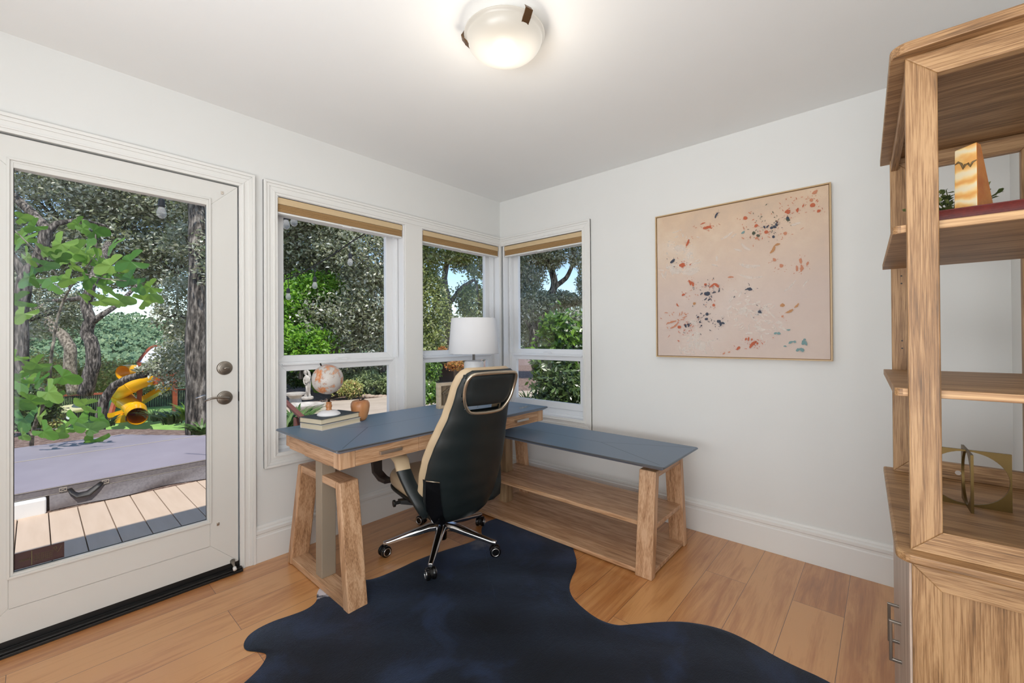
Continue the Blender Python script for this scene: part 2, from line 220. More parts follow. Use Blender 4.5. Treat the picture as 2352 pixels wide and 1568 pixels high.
# ---------------------------------------------------------------- mesh helpers
ORI = {}
class MB:
    def __init__(s): s.v = []; s.f = []; s.m = []; s.cur = 0
    def add(s, vs, fs):
        o = len(s.v); s.v += [tuple(map(float, a)) for a in vs]; s.f += [[o+i for i in f] for f in fs]; s.m += [s.cur]*len(fs); return s
    def box(s, x0, y0, z0, x1, y1, z1):
        return s.hexa([(x0, y0, z0), (x1, y0, z0), (x1, y1, z0), (x0, y1, z0), (x0, y0, z1), (x1, y0, z1), (x1, y1, z1), (x0, y1, z1)])
    def hexa(s, p): return s.add(p, [(0, 3, 2, 1), (4, 5, 6, 7), (0, 1, 5, 4), (1, 2, 6, 5), (2, 3, 7, 6), (3, 0, 4, 7)])
    def prism(s, pts, axis, a, b):          # 2-D outline in the two other axes, extruded along axis
        n = len(pts)
        def mk(p, t): q = list(p); q.insert(axis, t); return q
        return s.add([mk(p, a) for p in pts]+[mk(p, b) for p in pts], [list(range(n))[::-1], list(range(n, 2*n))]+[(i, (i+1) % n, n+(i+1) % n, n+i) for i in range(n)])
    def tube(s, pts, r, n=8, closed=False, squash=1., caps=True):
        P_ = [Vector(p) for p in pts]; k = len(P_); rr = r if hasattr(r, '__len__') else [r]*k; rings = []; up = Vector((0, 0, 1)); prev = None
        for i in range(k):
            t = (P_[(i+1) % k]-P_[i-1]) if closed else (P_[min(i+1, k-1)]-P_[max(i-1, 0)])
            t.normalize()
            a = t.cross(up if prev is None else prev)
            if a.length < 1e-3: a = t.cross(Vector((0, 1, 0)))
            a.normalize(); b = a.cross(t); prev = b if prev is None else b
            prev = b
            rings.append([P_[i]+a*(math.cos(2*PI*j/n)*rr[i])+b*(math.sin(2*PI*j/n)*rr[i]*squash) for j in range(n)])
        vs = [q for r_ in rings for q in r_]; fs = []
        for i in range(k if closed else k-1):
            for j in range(n): fs.append((i*n+j, i*n+(j+1) % n, ((i+1) % k)*n+(j+1) % n, ((i+1) % k)*n+j))
        if not closed and caps: fs += [list(range(n))[::-1], [(k-1)*n+j for j in range(n)]]
        return s.add(vs, fs)
    def lathe(s, prof, c=(0, 0, 0), n=32, sx=1., sy=1., cap=True):
        vs = []; fs = []; k = len(prof)
        for r, z in prof: vs += [(c[0]+math.cos(2*PI*j/n)*r*sx, c[1]+math.sin(2*PI*j/n)*r*sy, c[2]+z) for j in range(n)]
        for i in range(k-1):
            for j in range(n): fs.append((i*n+j, i*n+(j+1) % n, (i+1)*n+(j+1) % n, (i+1)*n+j))
        if cap: fs += [list(range(n))[::-1], [(k-1)*n+j for j in range(n)]]
        return s.add(vs, fs)
    def ball(s, c, r, n=16, m=10, sc=(1, 1, 1)):
        prof = [(max(math.sin(PI*i/m), .001)*r, -math.cos(PI*i/m)*r*sc[2]) for i in range(m+1)]
        return s.lathe(prof, c, n, sc[0], sc[1])
    def disc(s, c, ax, r, h, n=24):         # cylinder of radius r about axis vector, from c along it
        a = Vector(ax).normalized(); return s.tube([Vector(c), Vector(c)+a*h], r, n)
    def grid(s, fn, nu, nv, keep=None):
        vs = [fn(i/nu, j/nv) for i in range(nu+1) for j in range(nv+1)]; fs = []
        for i in range(nu):
            for j in range(nv):
                if keep and not keep((i+.5)/nu, (j+.5)/nv): continue
                a = i*(nv+1)+j; fs.append((a, a+nv+1, a+nv+2, a+1))
        return s.add(vs, fs)
    def ring(s, axis, u0, w0, u1, w1, t, d0, d1, sides='LRTB'):   # mitred frame in the plane across axis; t inward width
        o = [(u0, w0), (u1, w0), (u1, w1), (u0, w1)]; i_ = [(u0+(t if 'L' in sides else 0), w0+(t if 'B' in sides else 0)), (u1-(t if 'R' in sides else 0), w0+(t if 'B' in sides else 0)), (u1-(t if 'R' in sides else 0), w1-(t if 'T' in sides else 0)), (u0+(t if 'L' in sides else 0), w1-(t if 'T' in sides else 0))]
        for k, sd in enumerate('BRTL'):
            if sd in sides: q = (k+1) % 4; s.prism([o[k], o[q], i_[q], i_[k]], axis, d0, d1)
        return s
    def build(s, name, mat, parent=None, smooth=False, bevel=0, local=False, segs=2, auto=None, subsurf=0):
        me = bpy.data.meshes.new(name); V = np.array(s.v, dtype=float).reshape(-1, 3)
        if parent is not None: org = np.zeros(3) if local else np.array(ORI.get(parent.name, (0, 0, 0)))
        else: org = np.array([(V[:, 0].min()+V[:, 0].max())/2, (V[:, 1].min()+V[:, 1].max())/2, V[:, 2].min()])
        me.from_pydata((V-org).tolist(), [], s.f); ms = mat if isinstance(mat, (list, tuple)) else [mat]
        for m_ in ms: me.materials.append(M[m_] if isinstance(m_, str) else m_)
        if len(ms) > 1: me.polygons.foreach_set('material_index', s.m)
        bm = bmesh.new(); bm.from_mesh(me); bmesh.ops.recalc_face_normals(bm, faces=bm.faces); bm.to_mesh(me); bm.free()
        o = bpy.data.objects.new(name, me); COL.objects.link(o)
        if parent is not None: o.parent = parent; ORI[o.name] = ORI.get(parent.name, (0, 0, 0))
        else: o.location = org; ORI[o.name] = tuple(org)
        if smooth: me.shade_smooth()
        if auto is not None: me.set_sharp_from_angle(angle=math.radians(auto))
        if bevel:
            b = o.modifiers.new('bevel', 'BEVEL'); b.width = bevel; b.segments = segs; b.limit_method = 'ANGLE'; b.angle_limit = math.radians(35)
        if subsurf: u = o.modifiers.new('subdiv', 'SUBSURF'); u.levels = subsurf; u.render_levels = subsurf
        return o
def tag(o, label, cat, group=None, kind=None):
    if label: o['label'] = label
    if cat: o['category'] = cat
    if group: o['group'] = group
    if kind: o['kind'] = kind
    return o
def thing(name, label, cat, loc=(0, 0, 0), rz=0, group=None):
    o = bpy.data.objects.new(name, None); COL.objects.link(o); o.location = tuple(map(float, loc)); o.rotation_euler = (0, 0, rz); o.empty_display_size = .1
    ORI[o.name] = tuple(map(float, loc)); return tag(o, label, cat, group)
def struct(o, label=None): o['kind'] = 'structure'; (label and o.__setitem__('label', label)); return o
def fast(name, V, F4, mat, parent):         # big quad soups; V world coordinates
    org = np.array(ORI.get(parent.name, (0, 0, 0))) if parent else V.mean(0)*0+np.array([V[:, 0].mean(), V[:, 1].mean(), V[:, 2].min()])
    me = bpy.data.meshes.new(name); n = len(V); k = len(F4); me.vertices.add(n); me.vertices.foreach_set('co', (V-org).astype('f').ravel())
    me.loops.add(k*4); me.loops.foreach_set('vertex_index', F4.astype('i').ravel()); me.polygons.add(k); me.polygons.foreach_set('loop_start', np.arange(0, 4*k, 4, dtype='i')); me.update(calc_edges=True)
    me.materials.append(M[mat]); o = bpy.data.objects.new(name, me); COL.objects.link(o)
    if parent: o.parent = parent; ORI[o.name] = tuple(org)
    else: o.location = org; ORI[o.name] = tuple(org)
    return o
RS = np.random.RandomState(7)
def leafquads(C, L, Wd, up=0.0, seed=0):
    n = len(C); nb = RS.normal(size=(n, 3))*.62+np.array([-.2, -.55, .62]); nb /= np.linalg.norm(nb, axis=1)[:, None]; a = RS.normal(size=(n, 3)); a -= (a*nb).sum(1)[:, None]*nb; a /= np.linalg.norm(a, axis=1)[:, None]; b = np.cross(nb, a)
    s = (RS.uniform(.6, 1.3, n))[:, None]; nn = np.cross(a, b)
    V = np.stack([C-a*L*s, C+b*Wd*s+nn*Wd*.25*s-a*L*.1*s, C+a*L*s, C-b*Wd*s+nn*Wd*.25*s-a*L*.1*s], 1).reshape(-1, 3); return V, np.arange(4*n).reshape(n, 4)
def blobs(bl, n, clumps=14, spread=.16, shell=.55):
    """bl: (x,y,z,rx,ry,rz); leaves gathered in clumps in each ellipsoid's outer part"""
    out = []; vol = np.array([b[3]*b[4]+b[3]*b[5]+b[4]*b[5] for b in bl]); vol = vol/vol.sum()
    for b, w in zip(bl, vol):
        k = max(6, int(n*w)); c = RS.normal(size=(max(clumps*6, 8), 3)); c /= np.linalg.norm(c, axis=1)[:, None]; c *= RS.uniform(shell, 1, len(c))[:, None]
        p = c[RS.randint(len(c), size=k)]+RS.normal(size=(k, 3))*spread; out.append(p*np.array(b[3:6])+np.array(b[:3]))
    return np.concatenate(out)
def branch(mb, pts, r0, r1, n=9, wob=.03):
    P_ = [np.array(p, float) for p in pts]; out = []
    for i in range(len(P_)-1):
        for k in range(5): out.append(P_[i]*(1-k/5)+P_[i+1]*k/5)
    out.append(P_[-1]); m = len(out); sm = [out[0]]+[(out[i-1]+out[i]*2+out[i+1])/4+RS.normal(size=3)*wob*r0 for i in range(1, m-1)]+[out[-1]]
    mb.tube(sm, [r0+(r1-r0)*i/(m-1) for i in range(m)], n)
def tree(name, label, cat, loc, trunks, bl, n, L, Wd, leaf, bark='bark', group=None, clumps=14, spread=.16, shell=.55, twigs=0, up=0.):
    t = thing(name, label, cat, loc, group=group)
    if trunks:
        mb = MB()
        for pts, r0, r1 in trunks: branch(mb, pts, r0, r1)
        for b in bl[:]:
            for _ in range(twigs):
                d = RS.normal(size=3); d /= np.linalg.norm(d); c = np.array(b[:3]); e = c+d*np.array(b[3:6])*.9; st = c+d*np.array(b[3:6])*.1-np.array([0, 0, b[5]*.3]); branch(mb, [st, (st+e)/2+RS.normal(size=3)*.1*b[3], e], .035*b[3]**.5, .008, 5)
        mb.build('trunk', bark, t, smooth=True)
    if bl:
        C = blobs(bl, n, clumps, spread, shell); V, F = leafquads(C, L, Wd, up); fast('foliage', V, F, leaf, t)
    return t
# ---------------------------------------------------------------- room shell
H = 2.44
OA = [(-2.975, -2.053, .0, 2.043), (-1.873, -1.010, .567, 2.045), (-.862, -.008, .567, 2.045)]
w = MB(); T = .16
for x0, x1, z0, z1 in ((-4.4, -2.985, 0, H), (-2.985, -2.048, 2.048, H), (-2.048, -1.873, 0, H), (-1.873, -1.01, 0, .567), (-1.873, -1.01, 2.045, H), (-1.01, -.862, 0, H), (-.862, 0, 0, .567), (-.862, 0, 2.045, H)): w.box(x0, 0, z0, x1, T, z1)
struct(w.build('wall_left', 'wall'), 'white wall with the glazed door and two windows')
w = MB()
w.box(0, -3.0, 0, T, -.874, H); w.box(0, -.874, 0, T, T, .567); w.box(0, -.874, 2.045, T, T, H)
struct(w.build('wall_right', 'wall'), 'white wall with the painting and the single corner window')
struct(MB().box(-4.4, -3.16, 0, T, -3.0, H).build('wall_rear', 'wall')); struct(MB().box(-4.56, -3.16, 0, -4.4, T, H).build('wall_far', 'wall'))
struct(MB().box(-4.56, -3.16, -.12, T, T, 0).build('floor', 'floor')); struct(MB().box(-4.56, -3.16, H, T, T, 2.6).build('ceiling', 'ceiling'))
struct(MB().box(-.0, -.0, .567, T, T, 2.045).build('trim_1', 'trim'), 'white corner post between the windows')
def bboard(name, ax, a, b, sgn=-1):
    prof = [(0, 0), (.018, 0), (.018, .135), (.014, .14), (.014, .152), (.018, .156), (.018, .172), (.010, .178), (.010, .186), (.006, .196), (0, .198)]
    mb = MB(); pts = [(sgn*d, z) for d, z in prof]; mb.prism(pts, ax, a, b)
    return struct(mb.build(name, 'trim', bevel=.001), 'white moulded baseboard')
bboard('baseboard_left', 0, -1.979, -.0); bboard('baseboard_right', 1, -3.0, -.0)
# door casing and window casings: moulded rings
def casing(name, axis, u0, w0, u1, w1, sides, label, sgn=-1):
    mb = MB(); layers = [(0, .074, .012), (0, .014, .022), (.014, .030, .017), (.052, .060, .017)]
    for a, b, d in layers:
        aL, aR, aT, aB = [(a if s in sides else 0) for s in 'LRTB']
        mb.ring(axis, u0+aL, w0+aB, u1-aR, w1-aT, b-a, 0, sgn*d, sides)
    return struct(mb.build(name, 'trim', bevel=.0015), label)
casing('trim_2', 1, -3.049, 0, -1.979, 2.119, 'LRT', 'white moulded casing round the glazed door')
casing('trim_3', 1, -1.936, .505, -.018, 2.115, 'LTB', 'white moulded casing round the two left windows')
casing('trim_4', 0, -.937, .515, -.018, 2.113, 'LTB', 'white moulded casing round the corner window')
struct(MB().box(-1.01, -.012, .567, -.862, 0, 2.045).build('trim_5', 'trim', bevel=.002), 'white mullion board between the two windows')
struct(MB().box(-.018, -.018, .505, .0, .0, 2.115).build('trim_6', 'trim', bevel=.002), 'slim white corner bead')
# ---------------------------------------------------------------- windows
def window(name, axis, u0, u1, flip, label):
    """flip=0: wall_left (outward +y); 1: wall_right (outward +x)"""
    root = thing(name, None, None, (0, 0, 0)); root['kind'] = 'structure'; root['label'] = label
    Z0, Z1 = .567, 2.045
    f = MB(); f.ring(axis, u0, Z0, u1, Z1, .034, .07, T); f.ring(axis, u0+.0, Z0, u1, Z1, .012, .0, .07)
    f.prism([(u0+.02, Z0), (u1-.02, Z0), (u1-.02, Z0+.075), (u0+.02, Z0+.075)], axis, .085, T); f.build('window_frame', 'vinyl', root, bevel=.002)
    s = MB(); s.ring(axis, u0+.034, 1.075, u1-.034, 2.01, .05, .105, .14); up = s.build('upper_sash', 'vinyl', root, bevel=.002)
    MB().prism([(u0+.07, 1.1), (u1-.07, 1.1), (u1-.07, 1.97), (u0+.07, 1.97)], axis, .120, .124).build('pane', 'glass', up)
    s = MB(); s.ring(axis, u0+.034, .64, u1-.034, 1.085, .052, .072, .104); lo = s.build('lower_sash', 'vinyl', root, bevel=.002)
    MB().prism([(u0+.07, .67), (u1-.07, .67), (u1-.07, 1.05), (u0+.07, 1.05)], axis, .088, .092).build('pane', 'glass', lo)
    s = MB(); s.prism([(u0+.06, 1.068), (u1-.06, 1.068), (u1-.06, 1.078), (u0+.06, 1.078)], axis, .058, .074); s.build('finger_rail', 'vinyl', lo, bevel=.002)
    c = (u0+u1)/2; s = MB(); s.prism([(c-.04, 1.085), (c+.04, 1.085), (c+.03, 1.1), (c-.03, 1.1)], axis, .072, .104); s.build('sash_lock', 'vinyl', lo, bevel=.003)
    g = MB(); side = u1-.03 if not flip else u1-.03
    g.prism([(side, 1.09), (side+.012, 1.09), (side+.012, 2.0), (side, 2.0)], axis, .06, .075); g.build('jamb_track', 'vinyl', root)
    return root
window('window_1', 1, -1.873, -1.010, 0, 'white single hung window nearest the door')
window('window_2', 1, -.862, -.002, 0, 'white single hung window behind the table lamp')
window('window_3', 0, -.874, -.034, 1, 'white single hung window in the right wall')
def shade(axis, u0, u1, label):
    mb0 = MB().prism([(u0+.003, 1.998), (u1-.003, 1.998), (u1-.003, 2.043), (u0+.003, 2.043)], axis, .0, .05)
    t = thing('cellular_shade', label, 'window shade', (0, 0, 0), group='raised shades over the windows')
    mb0.build('headrail', 'blindlight', t, bevel=.004)
    m = MB(); 
    for k in range(5): m.prism([(u0+.006, 1.956+k*.0082), (u1-.006, 1.956+k*.0082), (u1-.006, 1.9635+k*.0082), (u0+.006, 1.9635+k*.0082)], axis, .004, .046)
    m.build('folded_fabric', 'blinddark', t, bevel=.002); MB().prism([(u0+.006, 1.944), (u1-.006, 1.944), (u1-.006, 1.955), (u0+.006, 1.955)], axis, .006, .044).build('bottom_rail', 'white', t, bevel=.002)
    c = (u0+u1)/2; MB().prism([(c-.03, 1.938), (c+.03, 1.938), (c+.022, 1.948), (c-.022, 1.948)], axis, -.002, .01).build('pull_tab', 'white', t, bevel=.002); return t
shade(1, -1.861, -1.022, 'tan raised shade over the window nearest the door'); shade(1, -.850, -.020, 'tan raised shade over the window behind the lamp'); shade(0, -.862, -.046, 'tan raised shade over the window in the painting wall')
def fill_frame(name, axis, u0, u1, z0, z1, at_, sgn, label):  # bare casing added round a fill lamp, no opening in the wall
    t = thing(name, None, None, (0, 0, 0)); t['kind'] = 'structure'; t['label'] = label
    MB().ring(axis, u0-.07, z0-.07, u1+.07, z1+.07, .07, at_, at_+sgn*.02).build('casing', 'trim', t, bevel=.002)
fill_frame('fill_frame_far', 0, -2.9, -1.3, .45, 2.05, -4.40, 1, 'added frame round the fill light at the far wall, out of view'); fill_frame('fill_frame_rear', 1, -3.85, -1.95, .4, 2.0, -3.0, 1, 'added frame round the fill light at the rear wall, out of view')
# ---------------------------------------------------------------- door
door = thing('door_1', None, None, (0, 0, 0)); door['kind'] = 'structure'; door['label'] = 'white glazed exterior door'
mb = MB(); X0, X1, Z0, Z1 = -2.972, -2.058, .044, 2.038
mb.ring(1, X0, Z0, X1, Z1, .125, .0, .044); mb.prism([(X0+.125, Z0+.12), (X1-.125, Z0+.12), (X1-.125, .29), (X0+.125, .29)], 1, 0, .044)
leaf = mb.build('door_leaf', 'door', door, bevel=.002)
mb = MB(); mb.ring(1, -2.852, .285, -2.178, 1.95, .009, -.007, .012); mb.ring(1, -2.843, .294, -2.187, 1.941, .009, -.002, .018); mb.build('glazing_bead', 'door', door, bevel=.001)
MB().prism([(-2.84, .296), (-2.19, .296), (-2.19, 1.939), (-2.84, 1.939)], 1, .02, .024).build('pane', 'glass', door)
MB().ring(1, -2.836, .300, -2.193, 1.934, .004, .012, .02).build('gasket', 'black', door)
MB().box(-2.975, .0, .02, -2.055, .05, .045).build('door_sweep', 'black', door)
mb = MB(); mb.box(-2.985, -.045, 0, -2.048, .1, .012); mb.box(-2.985, -.035, .012, -2.048, -.008, .02); mb.box(-2.985, -.0, .012, -2.048, .06, .018); mb.build('threshold', 'black', door, bevel=.002)
mb = MB(); mb.box(-2.985, .05, .012, -2.972, T, 2.048); mb.box(-2.058, .05, .012, -2.048, T, 2.048); mb.box(-2.985, .05, 2.036, -2.048, T, 2.048); mb.build('door_jamb', 'door', door)
def rosette(par, x, z):
    m = MB(); n = 28
    prof = [(.036, 0), (.036, .003), (.033, .007), (.029, .008), (.027, .011), (.024, .012)]
    vs = []; fs = []
    for r, d in prof: vs += [(x+math.cos(2*PI*j/n)*r, -d, z+math.sin(2*PI*j/n)*r) for j in range(n)]
    for i in range(len(prof)-1):
        for j in range(n): fs.append((i*n+j, i*n+(j+1) % n, (i+1)*n+(j+1) % n, (i+1)*n+j))
    fs += [list(range(n)), [(len(prof)-1)*n+j for j in range(n)]]; m.add(vs, fs); return m
db = rosette(None, -2.119, 1.074).build('deadbolt', 'nickel', door, smooth=True, auto=30)
MB().tube([(-2.131, -.02, 1.073), (-2.119, -.024, 1.074), (-2.105, -.02, 1.077)], [.004, .006, .004], 10).disc((-2.119, -.008, 1.074), (0, -1, 0), .006, .014, 12).build('thumb_turn', 'nickel', db, smooth=True)
lv = rosette(None, -2.119, .919).build('door_handle', 'nickel', door, smooth=True, auto=30)
mb = MB(); mb.disc((-2.119, -.01, .919), (0, -1, 0), .011, .035, 18); mb.tube([(-2.112, -.045, .918), (-2.135, -.05, .924), (-2.16, -.052, .929), (-2.19, -.052, .927), (-2.218, -.05, .917)], [.011, .009, .0075, .007, .005], 12, squash=.8); mb.build('lever', 'nickel', lv, smooth=True)
mb = MB(); mb.disc((-2.119, .045, .919), (0, 1, 0), .03, .012, 18); mb.disc((-2.119, .055, .919), (0, 1, 0), .011, .035, 18); mb.tube([(-2.112, .092, .918), (-2.135, .096, .924), (-2.16, .098, .929), (-2.19, .098, .927), (-2.222, .096, .917)], [.011, .009, .0075, .007, .005], 12, squash=.8); mb.build('outside_lever', 'steel', lv, smooth=True)
mb = MB(); mb.disc((-2.085, -.0, .052), (0, -1, 0), .012, .004, 14); mb.tube([(-2.085, 0, .055), (-2.088, -.03, .045), (-2.09, -.055, .036)], [.012, .006, .005], 10); mb.build('door_stop_arm', 'nickel', door, smooth=True); MB().disc((-2.09, -.05, .038), (-.1, -1, -.3), .0085, .016, 14).build('door_stop_tip', 'white', door, smooth=True)
m = MB(); m.box(-2.056, -.003, .895, -2.050, .0, .945); m.build('strike_edge', 'darkmetal', door)
for x, z in ((-2.128, 1.99), (-2.15, .27)):
    MB().box(x-.006, -.004, z-.008, x+.006, 0, z+.008).disc((x, -.002, z+.004), (0, -1, 0), .003, .006, 8).build('small_bracket', 'steel', door, bevel=.001)
# small metallic decal on the glass: two framed fields with illegible line work
dec = MB(); dec.ring(1, -2.834, .308, -2.695, .372, .003, .016, .0185); dec.prism([(-2.831, .311), (-2.698, .311), (-2.698, .369), (-2.831, .369)], 1, .0185, .0195); 
dc = dec.build('glass_decal', P('decal_maroon', (70, 44, 44), .4), door); m = MB()
m.box(-2.787, .0165, .311, -2.785, .0186, .369)
for r_ in range(4):
    for k in range(9): z = .322+r_*.008; x = -2.78+k*.006+RS.uniform(0, .002); m.tube([(x, .017, z), (x+.002, .017, z+.005), (x+.004, .017, z+RS.uniform(0, .005))], .0005, 4)
for k in range(7): x = -2.82+k*.0045; m.tube([(x, .017, .335), (x+.002, .017, .343), (x+.003, .017, .336)], .0005, 4)
m.tube([(-2.724, .017, .356), (-2.714, .017, .336), (-2.702, .017, .360)], .0008, 4); m.tube([(-2.728, .017, .358), (-2.718, .017, .362), (-2.716, .017, .350)], .0008, 4); m.build('decal_lines', P('decal_olive', (120, 116, 78), .4), dc)
# ---------------------------------------------------------------- ceiling light
CLX, CLY = -1.563, -1.490
t = thing('ceiling_light', 'round frosted glass dome lamp with bronze clips, lit, on the ceiling', 'ceiling light', (CLX, CLY, 2.30))
MB().lathe([(.10, 2.44), (.10, 2.405), (.05, 2.40)], (CLX, CLY, 0), 32).build('canopy', 'white', t, smooth=True, auto=40)
mg = bpy.data.materials.new('lit_frosted_glass'); mg.use_nodes = True; tt = mg.node_tree; pp_ = tt.nodes['Principled BSDF']
pp_.inputs['Base Color'].default_value = lin((128, 122, 112)); pp_.inputs['Roughness'].default_value = .35; pp_.inputs['Emission Color'].default_value = (1, .93, .82, 1)
tc = N(tt, 'TexCoord'); acc = None
for sx in (-.062, .062):
    d = N(tt, 'VectorMath', operation='DISTANCE'); tt.links.new(tc.outputs['Object'], d.inputs[0]); d.inputs[1].default_value = (sx*.66, -sx*.75, .03)
    mr = N(tt, 'MapRange'); mr.inputs[1].default_value = .03; mr.inputs[2].default_value = .13; mr.inputs[3].default_value = .32; mr.inputs[4].default_value = 0; mr.interpolation_type = 'SMOOTHSTEP'; tt.links.new(d.outputs['Value'], mr.inputs[0])
    if acc is None: acc = mr.outputs[0]
    else:
        ad = N(tt, 'Math', operation='ADD'); tt.links.new(acc, ad.inputs[0]); tt.links.new(mr.outputs[0], ad.inputs[1]); acc = ad.outputs[0]
ad = N(tt, 'Math', operation='ADD'); tt.links.new(acc, ad.inputs[0]); ad.inputs[1].default_value = .42; tt.links.new(ad.outputs[0], pp_.inputs['Emission Strength'])
R_ = .148; prof = [(R_*math.sin(a), 2.392-.082*math.cos(a)+.0) for a in [i*PI/2/14 for i in range(1, 15)]]
prof = [(.001, 2.31)]+prof+[(.155, 2.394), (.157, 2.399), (.153, 2.402), (.12, 2.404)]
MB().lathe(prof, (CLX, CLY, 0), 56, cap=False).build('glass_dome', mg, t, smooth=True)
for ang in (-105, 15, 130):
    a = math.radians(ang); ca, sa = math.cos(a), math.sin(a); m = MB()
    def q(r, s_, z): return (CLX+ca*r-sa*s_, CLY+sa*r+ca*s_, z)
    for (r0, z0), (r1, z1) in (((.136, 2.366), (.153, 2.382)), ((.153, 2.382), (.165, 2.400)), ((.165, 2.400), (.156, 2.413))):
        m.hexa([q(r0, -.015, z0-.004), q(r1+.003, -.015, z1-.002), q(r1+.003, .015, z1-.002), q(r0, .015, z0-.004), q(r0, -.015, z0+.002), q(r1, -.015, z1+.003), q(r1, .015, z1+.003), q(r0, .015, z0+.002)])
    m.build('clip', 'bronze', t, bevel=.001)
pl_ = bpy.data.lights.new('ceiling_bulb', 'POINT'); pl_.energy = 3.4; pl_.color = (1, .9, .76); pl_.shadow_soft_size = .09; po = bpy.data.objects.new('ceiling_bulb', pl_); COL.objects.link(po); po.location = (CLX, CLY, 2.16)
